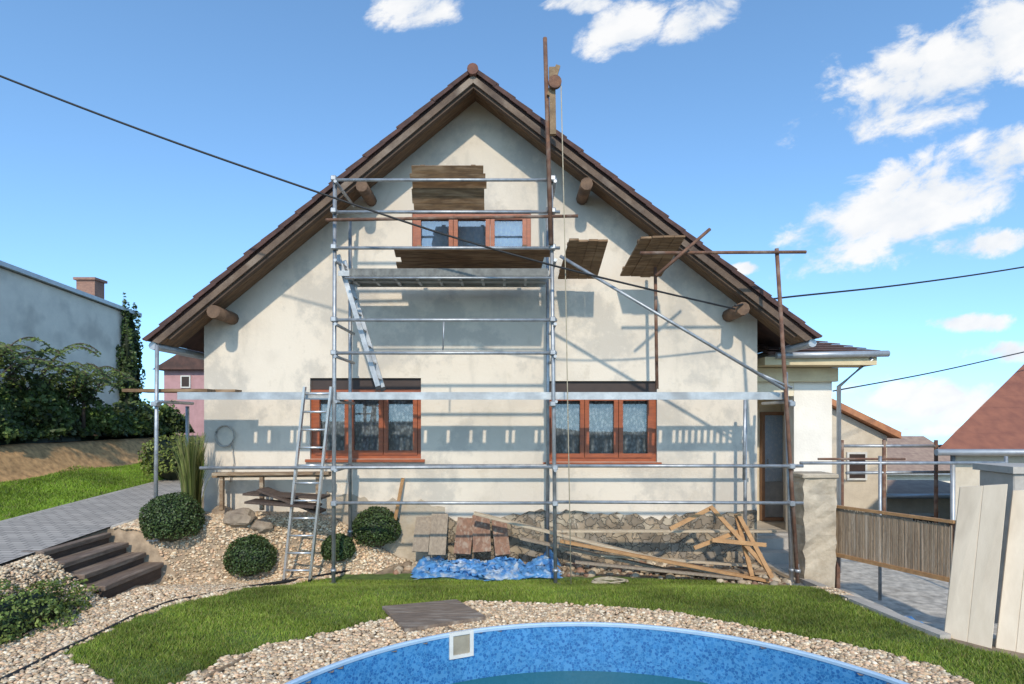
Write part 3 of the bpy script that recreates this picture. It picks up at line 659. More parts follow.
# ---- planks and platforms on the scaffold
def panel(name, q4, n, label, m='plankd', cat='platform', along='u', th=.03, gap=.004, battens=True):
    a, b_, c, d = [Vector(p) for p in q4]
    nrm_ = (b_-a).cross(d-a).normalized()
    if nrm_.z < 0: nrm_ = -nrm_
    t = thing(name, label, cat, (a+b_+c+d)/4); b = MB()
    for i in range(n):
        t0, t1 = i/n+gap, (i+1)/n-gap; j0, j1 = random.uniform(-.035,.015), random.uniform(-.015,.035)
        if along == 'u': p = [a.lerp(d,t0).lerp(b_.lerp(c,t0),j0), a.lerp(d,t0).lerp(b_.lerp(c,t0),1+j1), a.lerp(d,t1).lerp(b_.lerp(c,t1),1+j1), a.lerp(d,t1).lerp(b_.lerp(c,t1),j0)]
        else: p = [a.lerp(b_,t0).lerp(d.lerp(c,t0),j0), a.lerp(b_,t1).lerp(d.lerp(c,t1),j0), a.lerp(b_,t1).lerp(d.lerp(c,t1),1+j1), a.lerp(b_,t0).lerp(d.lerp(c,t0),1+j1)]
        o_ = nrm_*random.uniform(0,.012); p = [v+o_ for v in p]; b.hexa(p+[v+nrm_*th for v in p])
    b.build('planks', m, t)
    if battens:
        for s_ in (.15, .85):
            if along == 'u': e0_, e1_ = a.lerp(b_,s_), d.lerp(c,s_)
            else: e0_, e1_ = a.lerp(d,s_), b_.lerp(c,s_)
            w_ = (e1_-e0_).cross(nrm_).normalized()*.03; e0_ = e0_+nrm_*(th+.016); e1_ = e1_+nrm_*(th+.016)
            MB().hexa([e0_-w_, e0_+w_, e1_+w_, e1_-w_, e0_-w_+nrm_*.025, e0_+w_+nrm_*.025, e1_+w_+nrm_*.025, e1_-w_+nrm_*.025]).build('batten', m, t)
    return t
panel('hoarding', [P(411,166,7.9), P(484,166,7.9), P(484,211,8.25), P(414,211,8.25)], 6, 'upright brown board panel hung on top scaffold rails above the attic window', 'plankd', 'hoarding', gap=.003)
panel('plank_platform', [P(397,250,8.02), P(547,250,8.02), P(541,271,8.75), P(402,271,8.75)], 3, 'long brown plank platform just below the attic window')
panel('plank_platform', [P(569,242,7.95), P(608,242,7.95), P(597,279,8.85), P(558,279,8.85)], 4, 'small tilted plank platform directly right of the centre scaffold post', along='v')
panel('plank_platform', [P(641,239,7.95), P(685,238,7.95), P(661,277,8.85), P(620,277,8.85)], 4, 'small tilted plank platform under the right roof slope by the rusty rail', along='v')
b = MB()
for i in range(2): b.box((fx(119+i*7), 8.06+i*.23, ZD+.006+i*.004), (fx(205+i*20), 8.27+i*.23, ZD+.046+i*.004))
b.build('timber_deck', 'plankd', label='brown timber planks laid on the left end of scaffold', cat='planks')
# hoist
ho = thing('rope_hoist', 'rusty hoist pole with pulley rising above the scaffold top', 'hoist', P(550,240,7.9))
MB().tube([P(551,245,7.9), P(545,38,7.9)], [.032,.028], 8).build('pole', 'rust', ho)
MB().bar(P(553,135,7.86), P(552,68,7.86), .06, .08).bar(P(549,96,7.86), P(558,66,7.86), .05, .06).build('bracket', mat('hoist_wood', (.3,.2,.11), (.17,.11,.06), 8, .85, .3), ho)
pc_ = P(555,82,7.78); MB().tube([pc_+Vector((0,-.02,0)), pc_+Vector((0,.03,0))], .085, 16).build('pulley', 'rust', ho)
MB().tube([P(561,86,7.78), P(565,250,7.75), P(568,420,7.7), P(571,584,7.65)], .007, 5).build('rope', 'rope', ho)
# ladders
def ladder(name, p0, p1, side, n, label, m):
    p0, p1, side = Vector(p0), Vector(p1), Vector(side); t = thing(name, label, 'ladder', p0)
    for s_ in (-1, 1):
        r_ = MB().bar(p0+side*s_, p1+side*s_, .028, .065, up=side.cross(p1-p0)).build('rail', m, t)
        MB().bar(p0+side*s_-(p1-p0).normalized()*.02, p0+side*s_+(p1-p0).normalized()*.03, .035, .072, up=side.cross(p1-p0)).build('foot', 'black', r_)
    for i in range(n):
        q_ = p0.lerp(p1, (i+.6)/n); MB().tube([q_-side, q_+side], .015, 8).build('rung', m, t)
    return t
g_ = G(297, 583)
ladder('aluminium_ladder', g_+Vector((0,0,.03)), (-2.56, 7.92, fz(387)), (.175,0,0), 11, 'silver aluminium ladder leaning on the lower deck from the gravel', 'alu')
ladder('access_ladder', P(381,391,8.3)+Vector((0,0,.03)), P(341,258,8.3), (0,.15,0), 8, 'narrow steel ladder sloping between lower and upper scaffold decks', 'steel')
# ------------------------------------------------------------------ cables
def cable(pts, r, label, cat='cable'):
    out = []; pts = [Vector(p) for p in pts]
    for i in range(len(pts)-1):
        a_, b_, c_, d_ = pts[max(i-1,0)], pts[i], pts[i+1], pts[min(i+2,len(pts)-1)]
        for k_ in range(8):
            t = k_/8; out.append(.5*((2*b_)+(c_-a_)*t+(2*a_-5*b_+4*c_-d_)*t*t+(3*b_-a_-3*c_+d_)*t**3))
    out.append(pts[-1]); return MB().tube(out, r, 6).build('overhead_cable', 'black', label=label, cat=cat)
cable([P(-200,-5,6.9),P(0,76,7.1),P(160,137,7.25),P(320,193,7.4),P(440,233,7.5),P(540,262,7.6),P(640,287,7.9),P(735,309,8.38)], .013, 'black overhead cable dropping from upper left across the scaffold')
cable([P(735,306,8.38),P(780,298,9),P(900,285,10),P(1024,267,11),P(1200,236,12.5)], .015, 'black overhead cable rising right from the roof edge')
cable([P(833,391,9.88),P(930,373,11),P(1024,352,12),P(1200,312,13.5)], .012, 'lower black cable running right from the porch corner')
# ------------------------------------------------------------------ garden pieces at the house foot
b = MB(); NXg, NYg = 120, 42; vs = []
A0, A1 = G(420,568), G(556,568)
for j in range(NYg+1):
    for i in range(NXg+1):
        fx_ = i/NXg; x_ = A0.x+(A1.x-A0.x)*fx_; y_ = 8.22+.10*math.sin(fx_*9)+.55*j/NYg+.16*mno.noise(Vector((x_*3,j*.08,1)))
        ed_ = min(i, NXg-i, j)/9
        rd = lambda f, s: (1-abs(2*mno.noise(Vector((x_*f, y_*f*1.1, s)))))**2
        h_ = .03*rd(2.3,3)+.04*rd(5.2,8)+.045*rd(11,2)+.035*rd(21,5)
        h_ += .20*sm((j/NYg-.35)/.65)*(.4+.8*mno.noise(Vector((x_*2.6,0,9))))
        vs.append((x_+.05*mno.noise(Vector((x_*5,y_*5,5)))+.07*math.sin(j*.5), y_, hz(x_, y_)+.012+max(0,float(h_))*min(1, .1+ed_)))
b.add(vs, [(j*(NXg+1)+i, j*(NXg+1)+i+1, (j+1)*(NXg+1)+i+1, (j+1)*(NXg+1)+i) for j in range(NYg) for i in range(NXg)], True)
b.build('tarpaulin', 'tarp', label='crumpled blue plastic sheet lying at the house foot', cat='tarpaulin')
def lean_panel(spec, label, m, cat='boards'):
    t = MB()
    for i, (xb, xt, yb, yt, w_) in enumerate(spec):
        p0_, p1_ = P(xb,yb,8.68-.03*i), P(xt,yt,8.99-.015*i)
        t.bar(p0_, p1_, w_/F*8.7, .022, up=(0,-1,.35))
    return t.build('leaning_boards', m, label=label, cat=cat)
lean_panel([(420,424,552,517,16),(437,440,555,514,17)], 'grey boards leaning on the plinth left of the blue sheet', 'greywood')
lean_panel([(462,466,554,518,17),(482,481,552,515,18),(503,499,555,520,15)], 'reddish brown boards leaning on the plinth behind the blue sheet', 'redplank')
def plank(p0, p1, w, h, label, m='plank', group=None):
    return MB().bar(p0, p1, w, h).build('plank', m, label=label, cat='plank', group=group, bevel=.003)
up3 = Vector((0,0,.03))
plank(P(474,513,8.6), G(728,579)+up3, .12, .035, 'longest pale plank sloping from plinth down to the right', 'palewood')
plank(P(560,541,8.3), G(768,583)+up3, .10, .035, 'fresh plank sloping down to the lawn, nearest the pool', 'newwood')
plank(P(556,531,8.55), P(775,531,8.55), .11, .03, 'pale plank lying level along the plinth above the heap', 'palewood')
plank(P(520,538,8.5), G(690,577)+up3, .11, .035, 'grey brown plank just under the longest sloping plank', 'greywood')
plank(P(600,555,8.4), G(755,572)+up3*3, .11, .03, 'pale plank in the middle of the heap crossing the lattice frame', 'palewood')
plank(G(640,574)+up3*2, G(772,577)+up3*2, .14, .04, 'short brown plank lying flat at the front of the heap')
plank(P(575,562,8.2), G(742,583)+up3*2, .08, .03, 'thin grey plank lowest in the heap', 'greywood')
plank(P(395,520,8.9), P(403,478,9.02), .05, .03, 'thin batten leaning upright on wall left of the grey boards', 'newwood')
tf = thing('trestle', 'collapsed fresh timber trestle frame on the plank heap at right', 'trestle', G(720,578))
for (ax, ay, ay_), (bx, by, by_), nm in ((((670,529,8.2)),((713,507,8.35)),'beam'),(((711,507,8.3)),((770,572,8.0)),'leg'),(((694,548,8.15)),((748,528,8.3)),'brace'),(((738,514,8.25)),((772,578,7.95)),'leg'),(((736,514,8.3)),((752,576,8.1)),'leg'),(((712,540,8.1)),((766,545,8.1)),'brace')):
    MB().bar(P(ax,ay,ay_), P(bx,by,by_), .055, .03, up=(0,-1,.2)).build(nm, 'newwood', tf)
b = MB(); rp = G(610,584)
for k_ in range(3): b.tube([(rp.x+(.22-.03*k_)*math.cos(t)+.05*math.sin(3*t+k_), rp.y+(.1+.02*k_)*math.sin(t), rp.z+.03+.012*k_) for t in np.linspace(0,6.1,30)], .012, 6)
b.build('rope_heap', 'rope', label='loose heap of pale rope on the grass edge', cat='rope')
be = thing('timber_bench', 'low timber plank bench against left end of house wall', 'bench', P(272,500,8.85))
for i in range(2): MB().bar(P(214,474+i*2,8.72+i*.16), P(330,473+i*2,8.72+i*.16), .14, .04).build('seat', 'plank', be)
for px in (222,262,318):
    for dy in (0,.16): MB().bar(P(px,477,8.72+dy), P(px,510,8.72+dy), .06, .05).build('leg', 'plank', be)
for i, (a_, c_, lb) in enumerate((((248,493),(326,497),'dark brown board on top of the pile behind the ladder'), ((262,489),(322,512),'dark brown board slanting across the pile behind the ladder'), ((250,501),(318,506),'dark brown board at the bottom of the pile behind ladder'))):
    plank(P(*a_,8.35-.1*i), P(*c_,8.3-.1*i), .32, .03, lb, 'sleeper')
for px, py, r_, lb in ((240,519,.17,'largest brown rock on the gravel left of the ladder'),(262,525,.12,'smaller rock right of the largest brown rock'),(222,510,.11,'rock beside the dark shrub near the bench')):
    g_ = G(px, py+4); d_ = cv2*(1+.35*lump(cv2, 1.6, px))[:,None]*np.array([r_*1.3, r_, r_*.75])
    MB().add([Vector(p)+g_+Vector((0,0,r_*.35)) for p in d_], [tuple(f) for f in cf2], False).build('rock', 'rock', label=lb, cat='rock')
# ------------------------------------------------------------------ plants
def ball(px, py_c, py_b, rpx, label, n=2600):
    g_ = G(px, py_b); r_ = rpx/F*g_.y*.95
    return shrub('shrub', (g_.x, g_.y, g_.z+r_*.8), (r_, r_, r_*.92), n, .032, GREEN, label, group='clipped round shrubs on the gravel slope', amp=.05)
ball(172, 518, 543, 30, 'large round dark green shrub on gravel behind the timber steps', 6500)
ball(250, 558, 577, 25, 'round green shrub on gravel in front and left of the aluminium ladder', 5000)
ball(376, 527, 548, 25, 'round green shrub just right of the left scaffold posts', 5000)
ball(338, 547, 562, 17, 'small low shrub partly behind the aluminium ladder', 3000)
g_ = G(25, 640)
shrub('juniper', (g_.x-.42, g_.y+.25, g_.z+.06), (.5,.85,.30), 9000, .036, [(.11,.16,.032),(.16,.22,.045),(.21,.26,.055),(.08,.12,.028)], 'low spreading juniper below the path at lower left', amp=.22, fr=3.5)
def blades(name, c, n, h, spread, w, cols, label, cat):
    V, T, K = [], [], []
    for i in range(n):
        a_ = rng.random()*6.28; r0 = spread*.6*rng.random(); ln = (.05+.4*rng.random())*spread*2
        p = np.array([c[0]+r0*math.cos(a_), c[1]+r0*math.sin(a_), c[2]]); hh = h*(.55+.5*rng.random()); s_ = np.array([-math.sin(a_+.8), math.cos(a_+.8), 0])*w
        kk_ = len(V); cc = pick(cols, 1)[0]
        for j in range(5):
            t = j/4; q_ = p+np.array([math.cos(a_)*ln*t*t, math.sin(a_)*ln*t*t, hh*(t-.18*t**3)]); ww = s_*(1-.85*t)
            V += [q_-ww, q_+ww]; K += [cc, cc]
        for j in range(4): T += [(kk_+2*j, kk_+2*j+1, kk_+2*j+3), (kk_+2*j, kk_+2*j+3, kk_+2*j+2)]
    return tri_mesh(name, np.array(V), np.array(T), np.array(K), 'leaf', None, label, cat)
blades('reed_grass', (-4.6, 8.62, hz(-4.6,8.62)), 420, 1.45, .2, .013, [(.13,.17,.04),(.19,.22,.055),(.25,.24,.085)], 'tall upright reed grass clump at the left house corner', 'grass clump')
shrub('shrub', (-6.9, 12.2, hz(-6.9,12.2)+.45), (.55,.5,.5), 2600, .06, [(.16,.19,.036),(.2,.23,.045),(.11,.15,.03)], 'yellow green shrub beyond the path left of the reed grass', amp=.2)
# overgrown hedge on the bank
m_ = 42000
hx = rng.uniform(-11.0, -9.85, m_); hy = rng.uniform(8.5, 18.5, m_)
def htop(x, y): return 1.50+.22+.65*sm((-9.8-x)/.9)+.36*np.sin(y*1.3)*np.sin(y*.7+1)+.26*np.sin(x*5+y*3.3)*np.sin(y*2.1)+.14*np.sin(y*7+x*3)-.03*(y-12)
tz = htop(hx, hy); u_ = rng.random(m_)**.5; z0_ = H(hx, hy)+.12; hzv = z0_+np.maximum(tz-z0_, .15)*np.where(rng.random(m_) < .6, .76+.44*rng.random(m_)**1.7, u_)
front = rng.random(m_) < .45; hx = np.where(front, -9.78-.35*rng.random(m_)-.3*(hzv-z0_)/2+.16*np.sin(hy*4+hzv*3), hx)
pts = np.c_[hx, hy, hzv]
V, T = leaf_geo(pts, np.tile([.7,-.6,.6], (m_,1)), .115, 1.0, .32)
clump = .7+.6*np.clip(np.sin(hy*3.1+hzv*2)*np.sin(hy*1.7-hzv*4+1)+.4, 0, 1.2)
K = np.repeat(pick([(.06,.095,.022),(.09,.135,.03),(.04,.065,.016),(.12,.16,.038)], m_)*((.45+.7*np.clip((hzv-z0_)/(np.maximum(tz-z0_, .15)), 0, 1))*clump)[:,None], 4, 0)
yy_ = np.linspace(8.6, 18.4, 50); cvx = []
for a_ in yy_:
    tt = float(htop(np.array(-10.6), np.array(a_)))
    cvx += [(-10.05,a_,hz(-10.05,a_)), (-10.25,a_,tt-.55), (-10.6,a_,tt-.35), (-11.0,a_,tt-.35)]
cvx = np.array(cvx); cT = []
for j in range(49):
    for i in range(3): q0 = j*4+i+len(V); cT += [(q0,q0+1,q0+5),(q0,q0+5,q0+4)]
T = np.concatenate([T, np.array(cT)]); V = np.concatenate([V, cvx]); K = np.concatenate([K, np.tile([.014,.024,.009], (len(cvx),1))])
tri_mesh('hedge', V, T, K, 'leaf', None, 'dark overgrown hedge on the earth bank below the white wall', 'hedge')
def sumac(c, n, length, label):
    t = thing('fern_leaved_shrub', label, 'shrub', c); pts, nn = [], []; st_ = MB()
    for i in range(n):
        a_ = i*2.4+rng.random(); L_ = length*(.7+.4*rng.random()); base = Vector(c)+Vector((.2*rng.normal(),.6*rng.normal(),.85+.5*rng.random())); line = []
        for j in range(13):
            s_ = j/12; line.append(base+Vector((math.cos(a_)*L_*.7*s_, math.sin(a_)*L_*.7*s_, L_*(1.25*s_-.95*s_*s_))))
        st_.tube(line, .011, 4)
        for j in range(1, 13):
            d_ = Vector((-math.sin(a_), math.cos(a_), -.4)); sz = 1.0-.55*abs(j/12-.4)
            for sg in (-1, 1):
                for q_ in range(3): pts.append(line[j]+Vector((d_.x*sg, d_.y*sg, d_.z))*(.03+.05*q_)*sz); nn.append((.3,-.3,.8))
    st_.tube([Vector(c), Vector(c)+Vector((0,0,1.1))], [.05,.03], 6)
    st_.build('stems', 'bark', t)
    pts = np.array([p[:] for p in pts]); V_, T_ = leaf_geo(pts, np.array(nn), .10, .3, .22)
    tri_mesh('leaves', V_, T_, np.repeat(pick([(.12,.165,.032),(.17,.215,.045),(.085,.12,.026)], len(pts)), 4, 0), 'leaf', t)
sumac((-10.0, 11.6, 1.75), 34, 1.4, 'shrub with arching feathery leaves at far left above the hedge')
sumac((-10.0, 14.0, 1.6), 28, 1.2, 'smaller feathery leaved shrub at the right end of hedge')
shrub('wall_creeper', (-11.05, 17.3, 3.4), (.22,.42,1.6), 4200, .11, [(.055,.085,.022),(.08,.12,.03)], 'dark creeper growing over the end of the white wall', 'creeper', amp=.35, fr=3)
# ------------------------------------------------------------------ neighbours, left
lb = thing('outbuilding', 'long pale grey rendered outbuilding with metal roof edge at left', 'building', (-12.5, 12, 1))
zt0, zt1 = 5.50, 5.05
b = MB(); b.hexa([(-14,5,.5),(-11.1,5,.5),(-11.1,17.6,.5),(-14,17.6,.5),(-14,5,zt0+.25),(-11.1,5,zt0+.25),(-11.1,17.6,zt1),(-14,17.6,zt1)]); b.build('wall', 'plain', lb)
b = MB(); b.hexa([(-14,4.9,zt0+.26),(-10.98,4.9,zt0+.26),(-10.98,17.8,zt1+.01),(-14,17.8,zt1+.01),(-14,4.9,zt0+.36),(-10.98,4.9,zt0+.36),(-10.98,17.8,zt1+.11),(-14,17.8,zt1+.11)]); ro = b.build('roof_edge', 'zinc', lb)
ch = P(88,283,17); MB().box((ch.x-.26,16.9,4.8),(ch.x+.26,17.3,ch.z+.06)).box((ch.x-.31,16.84,ch.z+.062),(ch.x+.31,17.36,ch.z+.13)).build('chimney', 'brick', ro)
pk = thing('pink_house', 'pink rendered house just visible between hedge and gable house', 'house', P(190,440,24))
p0, p1 = P(164,400,24), P(240,400,24)
MB().prism([(p0.x,-2),(p1.x,-2),(p1.x,P(0,366,24).z),(p0.x,P(0,366,24).z)], 24, 30).build('wall', 'pink', pk)
b = MB(); b.prism([(p0.x-.3,P(0,370,24).z),(p1.x+.3,P(0,370,24).z),(p1.x+.3,P(0,346,24).z),(p0.x+1.0,P(0,350,24).z)], 23.7, 30.3); b.build('roof', 'tile', pk)
w0 = P(181,388,24)
b = MB(); b.ring(w0.x, w0.x+.4, w0.z, w0.z+.5, 23.95, 23.99, .05); f_ = b.build('window', 'plastic', pk)
MB().box((w0.x+.05,23.97,w0.z+.05),(w0.x+.35,23.985,w0.z+.45)).build('pane', 'dark', f_)
# ------------------------------------------------------------------ right side
gp = thing('gate_pillar', 'stout rough masonry gate pillar right of the rusty scaffold post', 'pillar', P(822,583,8.15))
a_, c_ = P(804,583,8.1), P(836,474,8.1)
n_ = 18; vs = []; fs = []
for i in range(n_+1):
    z_ = -.75+(c_.z-.06+.75)*i/n_; j_ = lambda: random.uniform(-.018,.018)
    vs += [(a_.x+j_(),8.1+j_(),z_),(a_.x*.67+c_.x*.33+j_(),8.1+j_(),z_),(a_.x*.33+c_.x*.67+j_(),8.1+j_(),z_),(c_.x+j_(),8.1+j_(),z_),(c_.x+j_(),8.5,z_),(a_.x+j_(),8.5,z_)]
for i in range(n_): fs += [(i*6+k_, i*6+(k_+1)%6, (i+1)*6+(k_+1)%6, (i+1)*6+k_) for k_ in range(6)]
b = MB(); b.add(vs, fs+[(0,1,2,3,4,5), tuple(n_*6+k_ for k_ in range(6))]); b.build('shaft', 'masonry', gp)
MB().box((a_.x-.03,8.07,c_.z-.058),(c_.x+.03,8.53,c_.z)).build('cap', 'masonry', gp, bevel=.012)
hr = thing('pipe_handrail', 'thin steel pipe rail running right from the gate pillar', 'handrail', P(900,500,8.3))
MB().tube([P(800,463,8.2), P(1006,463,8.2)], .022).build('rail', 'steel', hr)
MB().tube([P(818,459,8.35), P(905,459,8.35)], .016).build('lower_rail', 'rust', hr)
for px in (880, 1006): MB().tube([P(px,456,8.2), P(px,600,8.2)], .022).build('post', 'steel', hr)
fe = thing('fence_panel', 'beige reed screen panel with brown timber rails beside gate pillar', 'fence', (4.7,7.6,-.3))
f0, f1 = Vector((4.45,8.28,0)), Vector((5.02,6.85,0))
def fp(t, z): q_ = f0.lerp(f1, t); return Vector((q_.x, q_.y, z))
b = MB(); th = Vector((.012,.005,0)); nseg = 260
for i in range(nseg):
    jt = random.uniform(-.025,.012); p = [fp(i/nseg,.17), fp((i+.96)/nseg,.17), fp((i+.96)/nseg,.79+jt), fp(i/nseg,.79+jt)]
    o_ = th*random.uniform(-.3,.3); p = [v+o_ for v in p]; b.hexa(p+[v+th for v in p])
b.build('screen', 'mesh', fe)
MB().bar(fp(-.02,.81), fp(1.02,.84), .05, .035).build('rail', 'newwood', fe); MB().bar(fp(-.02,.15), fp(1.02,.17), .05, .05).build('rail', 'newwood', fe)
for t in (0.01,.99): MB().bar(fp(t,-.62)+Vector((.04,.02,0)), fp(t,.82)+Vector((.04,.02,0)), .05, .05).build('post', 'rust', fe)
b = MB(); kp = [G(800,582), G(850,603), G(900,624), G(940,640)]
for p, q_ in zip(kp, kp[1:]): b.bar(p+Vector((.05,0,-.05)), q_+Vector((.05,0,-.05)), .12, .2)
b.build('lawn_kerb', 'concrete', kind='structure')
MB().bar((4.25,6.0,-.36),(4.2,8.0,-.56),.3,.12).build('concrete_ledge','concrete',kind='structure')
b = MB(); vs = []
for j in range(6):
    for i in range(9): vs.append((4.35+.06*i, 6.9+.09*j, hz(4.5,7.2)+.03+.05*abs(mno.noise(Vector((i*.7,j*.8,4))))))
b.add(vs, [(j*9+i,j*9+i+1,(j+1)*9+i+1,(j+1)*9+i) for j in range(5) for i in range(8)]); b.build('plastic_sheet', 'tarp', label='scrap of blue plastic in the pit below the screen fence', cat='plastic sheet')
gq = thing('gate_post', 'grey rendered gate post behind the leaning pale boards', 'pillar', (5.25,6.2,-.3))
MB().box((5.06,6.05,-.6),(5.6,6.5,1.46)).build('shaft', 'concrete', gq, bevel=.01); MB().box((5.02,6.01,1.462),(5.64,6.54,1.53)).build('cap', 'concrete', gq)
def board(bl_, br_, tl_, tr_, n, label, m, th_):
    b = MB()
    for i in range(n):
        t0, t1 = i/n+.0015, (i+1)/n-.0015; jt = Vector((0,0,random.uniform(-.006,.006))); o_ = Vector((.5,.85,0))*random.uniform(0,.004)
        p = [bl_.lerp(br_,t0)+o_, bl_.lerp(br_,t1)+o_, tl_.lerp(tr_,t1)+jt+o_, tl_.lerp(tr_,t0)+jt+o_]; b.hexa(p+[v+Vector((.5,.85,0))*th_ for v in p])
    return b.build('leaning_boards', m, label=label, cat='boards', bevel=.003)
board(Vector((3.98,5.53,0)), Vector((4.19,5.24,0)), P(960,487,5.76), P(1008,484,5.46), 2, 'pale wide board panel leaning at the right edge, in front', 'paleboard', .03)
board(Vector((4.24,5.26,0)), Vector((4.44,5.08,0)), P(1013,490,5.50), P(1052,488,5.34), 2, 'narrow pale board leaning behind the wide board at right edge', 'paleboard', .03)
# neighbours, right
gr = thing('red_roofed_house', 'low house with brownish red hipped roof at the right edge', 'house', (12,13,-1))
A_, B_ = P(937,450,11), Vector((16,11,P(937,450,11).z)); T_ = P(1030,358,13.2); R_ = Vector((16,13.2,T_.z))
A2 = Vector((A_.x*16/11+.5,16,A_.z)); T2 = Vector((T_.x+1.2,13.9,T_.z)); R2, B2 = Vector((16,13.9,T_.z)), Vector((16,16,A_.z))
b = MB(); b.add([A_,B_,R_,T_,A2,T2,R2,B2], [(0,1,2,3),(0,3,5,4),(3,2,6,5),(4,5,6,7)]); b.build('roof', 'redroof', gr)
def skew(m0, z0, z1):
    l0, l1 = A_.x+m0, A2.x+m0
    return [(l0,11+m0*.6,z0),(15.8,11+m0*.6,z0),(15.8,16-m0*.6,z0),(l1,16-m0*.6,z0),(l0,11+m0*.6,z1),(15.8,11+m0*.6,z1),(15.8,16-m0*.6,z1),(l1,16-m0*.6,z1)]
MB().hexa(skew(.45,-3,A_.z-.1)).build('wall', 'cream', gr)
MB().hexa(skew(.05,A_.z-.098,A_.z-.004)).build('fascia', 'dark', gr)
MB().tube([(A_.x-.05,10.95,A_.z-.04),(16,10.95,A_.z-.04)], .06).build('gutter', 'zinc', gr)
MB().tube([(A_.x+.4,11.15,A_.z-.1),(A_.x+.4,11.15,-2)], .04).build('downpipe', 'zinc', gr)
ob = thing('pale_building', 'pale building with sloping orange tile verge behind the porch', 'building', P(860,500,15))
c0, c1 = P(815,396,15), P(893,436,15)
MB().prism([(c0.x-.8,-3),(c1.x-.15,-3),(c1.x-.15,c1.z),(c0.x-.8,c0.z+.3)], 15, 20).build('wall', 'cream', ob)
MB().prism([(c0.x-.9,c0.z+.36),(c1.x+.05,c1.z-.06),(c1.x+.05,c1.z+.1),(c0.x-.9,c0.z+.52)], 14.75, 20).build('roof', 'orange', ob)
b = MB(); w0 = P(846,480,15); b.ring(w0.x,w0.x+.5,w0.z,w0.z+.7,14.94,14.99,.05); f_ = b.build('window','plastic',ob); MB().box((w0.x+.05,14.95,w0.z+.05),(w0.x+.45,14.98,w0.z+.65)).build('pane','dark',f_)
def far_house(px0, px1, pyr, pye, Y, wall, roof, label, depth=6):
    a_, c_ = P(px0,pye,Y), P(px1,pye,Y); rz = P(0,pyr,Y+depth/2).z
    t = thing('tiled_house', label, 'house', ((a_.x+c_.x)/2, Y, a_.z-4))
    MB().box((a_.x+.3,Y+.3,a_.z-6),(c_.x-.3,Y+depth-.3,a_.z-.02)).build('wall', wall, t)
    b = MB(); y2 = Y+depth/2
    b.add([(a_.x,Y,a_.z),(c_.x,Y,a_.z),(c_.x-.6,y2,rz),(a_.x+.6,y2,rz),(a_.x,Y+depth,a_.z),(c_.x,Y+depth,a_.z)], [(0,1,2,3),(3,2,5,4),(0,3,4),(1,5,2),(0,1,5,4)])
    r_ = b.build('roof', roof, t)
    MB().tube([(a_.x,Y-.05,a_.z),(c_.x,Y-.05,a_.z)], .07, 6).build('gutter', 'zinc', r_)
    for i in range(2):
        x_ = a_.x+(c_.x-a_.x)*(.3+.35*i); b = MB(); b.ring(x_,x_+.8,a_.z-1.6,a_.z-.5,Y+.24,Y+.29,.08); f2 = b.build('window','plastic',t)
        MB().box((x_+.08,Y+.25,a_.z-1.52),(x_+.72,Y+.28,a_.z-.58)).build('pane','dark',f2)
far_house(866, 985, 436, 474, 26, 'white', 'greyroof', 'distant house with grey brown hipped roof right of porch')
far_house(880, 1000, 480, 496, 16, 'cream', 'greyroof', 'low shed with flat grey roof below the distant house', 3)
ca_ = thing('tube_frame', 'rusty tube frame standing between the pale building and the red roof', 'frame', P(890,520,12))
for pa, pb in (((838,446),(945,446)),((846,473),(950,472))): MB().tube([P(*pa,12), P(*pb,12)], .03).build('rail', 'steel', ca_)
for px in (842,884,936): MB().tube([P(px,440,12), P(px,560,12)], .035).build('post', 'rust', ca_)
MB().tube([P(884,446,12), P(884,440,13.5)], .03).build('cross_bar', 'rust', ca_)
# ------------------------------------------------------------------ light and sky
S = Vector((.03, -1, .70)).normalized()
el = math.asin(S.z); az = math.atan2(S.x, S.y)
sun = bpy.data.lights.new('sun', 'SUN'); sun.energy = 3.25; sun.angle = math.radians(1.4); sun.color = (1,.90,.755)
so = bpy.data.objects.new('sun', sun); C.objects.link(so); so.rotation_euler = (-S).to_track_quat('-Z', 'Y').to_euler()
w = bpy.data.worlds.new('World'); scene.world = w; w.use_nodes = True; nt = w.node_tree; N = nt.nodes.new; L = nt.links.new
bg = nt.nodes['Background']; bg.inputs['Strength'].default_value = .15
def mth(op, a, b=None, c=None):
    n_ = N('ShaderNodeMath'); n_.operation = op
    for i, v in enumerate((a, b, c)):
        if v is None: continue
        if isinstance(v, (int, float)): n_.inputs[i].default_value = v
        else: L(v, n_.inputs[i])
    return n_.outputs[0]
tc = N('ShaderNodeTexCoord'); sp_ = N('ShaderNodeSeparateXYZ'); L(tc.outputs['Generated'], sp_.inputs[0])
dx, dy, dz = sp_.outputs
sky = N('ShaderNodeTexSky'); sky.sky_type = 'NISHITA'; sky.sun_disc = False; sky.sun_elevation = el; sky.sun_rotation = az % (2*math.pi)
sky.air_density = 1.0; sky.dust_density = .3; sky.ozone_density = 1.15
cb = N('ShaderNodeCombineXYZ'); L(dx, cb.inputs[0]); L(dy, cb.inputs[1]); L(mth('ADD', mth('ABSOLUTE', dz), .13), cb.inputs[2]); L(cb.outputs[0], sky.inputs['Vector'])
tint = N('ShaderNodeMixRGB'); tint.blend_type = 'MULTIPLY'; tint.inputs['Fac'].default_value = 1; tint.inputs['Color2'].default_value = (1.42,1.82,1.98,1); L(sky.outputs['Color'], tint.inputs['Color1'])
yy = mth('MAXIMUM', dy, .05); u = mth('DIVIDE', dx, yy); v = mth('DIVIDE', dz, yy)
tot = None
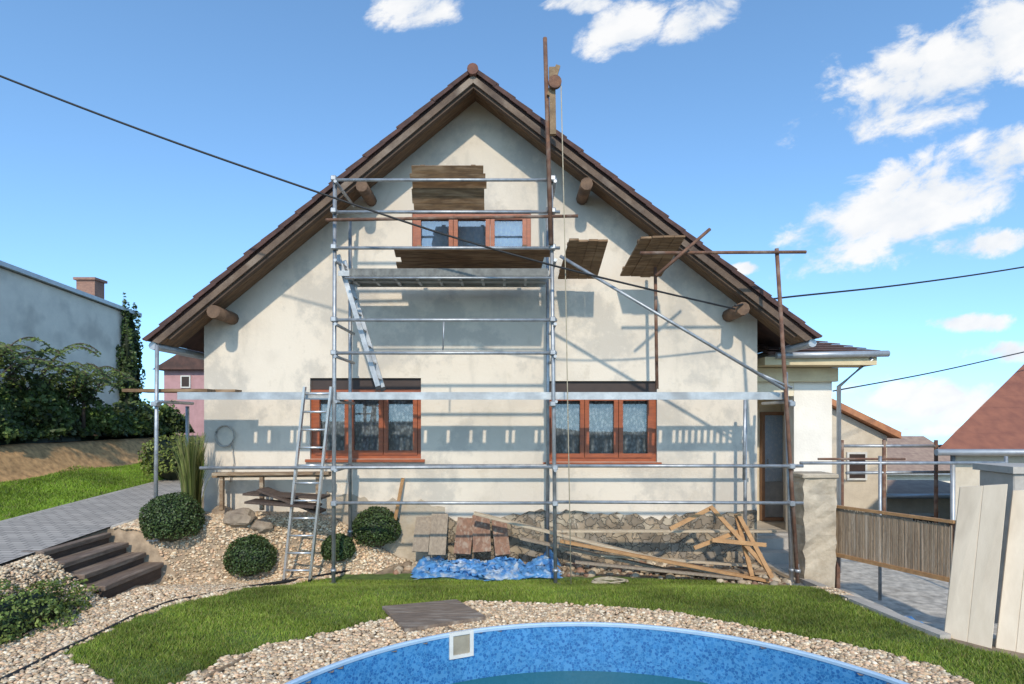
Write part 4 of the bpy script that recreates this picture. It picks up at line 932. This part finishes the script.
for px, py, rx, ry, ang in ((415,10,48,24,0),(622,30,50,26,-.35),(700,20,48,26,-.5),(575,2,34,14,0),(942,72,150,52,-.40),(1010,30,80,42,-.3),(912,206,150,46,-.36),(1010,158,72,34,-.3),(985,243,54,16,-.1),(978,323,44,11,0),(925,402,105,25,0),(1010,352,48,12,0),(745,268,18,7,0),(880,428,80,10,0)):
    du = mth('SUBTRACT', u, (px-CX)/F); dv = mth('SUBTRACT', v, (HY-py)/F); ca, sa = math.cos(-ang), math.sin(-ang)
    e1_ = mth('ADD', mth('MULTIPLY', du, ca), mth('MULTIPLY', dv, sa)); e2_ = mth('SUBTRACT', mth('MULTIPLY', dv, ca), mth('MULTIPLY', du, sa))
    d_ = mth('ADD', mth('POWER', mth('ABSOLUTE', mth('DIVIDE', e1_, rx/F)), 2.), mth('POWER', mth('ABSOLUTE', mth('DIVIDE', e2_, ry/F)), 2.))
    m_ = mth('SUBTRACT', 1., d_); tot = m_ if tot is None else mth('MAXIMUM', tot, m_)
ca, sa = math.cos(.36), math.sin(.36)
cv_ = N('ShaderNodeCombineXYZ'); L(mth('MULTIPLY', mth('ADD', mth('MULTIPLY', u, ca), mth('MULTIPLY', v, sa)), .9), cv_.inputs[0]); L(mth('MULTIPLY', mth('SUBTRACT', mth('MULTIPLY', v, ca), mth('MULTIPLY', u, sa)), 1.5), cv_.inputs[1])
n1 = N('ShaderNodeTexNoise'); n1.inputs['Scale'].default_value = 9; n1.inputs['Detail'].default_value = 13; n1.inputs['Roughness'].default_value = .63; n1.inputs['Distortion'].default_value = .25; L(cv_.outputs[0], n1.inputs['Vector'])
val = mth('ADD', mth('MULTIPLY', mth('MAXIMUM', tot, -2.), .60), mth('MULTIPLY', mth('SUBTRACT', n1.outputs['Fac'], .5), 2.6))
mr = N('ShaderNodeMapRange'); mr.interpolation_type = 'SMOOTHSTEP'; mr.inputs['From Min'].default_value = -.02; mr.inputs['From Max'].default_value = .52; L(val, mr.inputs['Value'])
fac = mth('MULTIPLY', mr.outputs['Result'], mth('GREATER_THAN', dy, .06))
n2 = N('ShaderNodeTexNoise'); n2.inputs['Scale'].default_value = 9; n2.inputs['Detail'].default_value = 8; L(cv_.outputs[0], n2.inputs['Vector'])
cr_ = N('ShaderNodeValToRGB'); cr_.color_ramp.elements[0].position = .32; cr_.color_ramp.elements[0].color = (.74,.80,.88,1); cr_.color_ramp.elements[1].position = .58; cr_.color_ramp.elements[1].color = (.98,.98,.98,1); L(n2.outputs['Fac'], cr_.inputs['Fac'])
sc_ = N('ShaderNodeVectorMath'); sc_.operation = 'SCALE'; sc_.inputs['Scale'].default_value = 6.8; L(cr_.outputs['Color'], sc_.inputs[0])
mx = N('ShaderNodeMixRGB'); L(mth('MULTIPLY', fac, .97), mx.inputs['Fac']); L(tint.outputs['Color'], mx.inputs['Color1']); L(sc_.outputs['Vector'], mx.inputs['Color2'])
L(mx.outputs['Color'], bg.inputs['Color'])
# ------------------------------------------------------------------ camera
cam = bpy.data.cameras.new('camera'); co = bpy.data.objects.new('camera', cam); C.objects.link(co)
co.location = (0,0,EYE); co.rotation_euler = (math.pi/2,0,0)
cam.sensor_width = 36; cam.lens = F/1024*36; cam.shift_y = (HY-342)/1024; cam.clip_end = 2000; cam.clip_start = .05
scene.camera = co
scene.view_settings.view_transform = 'Standard'; scene.view_settings.look = 'None'; scene.view_settings.exposure = 0
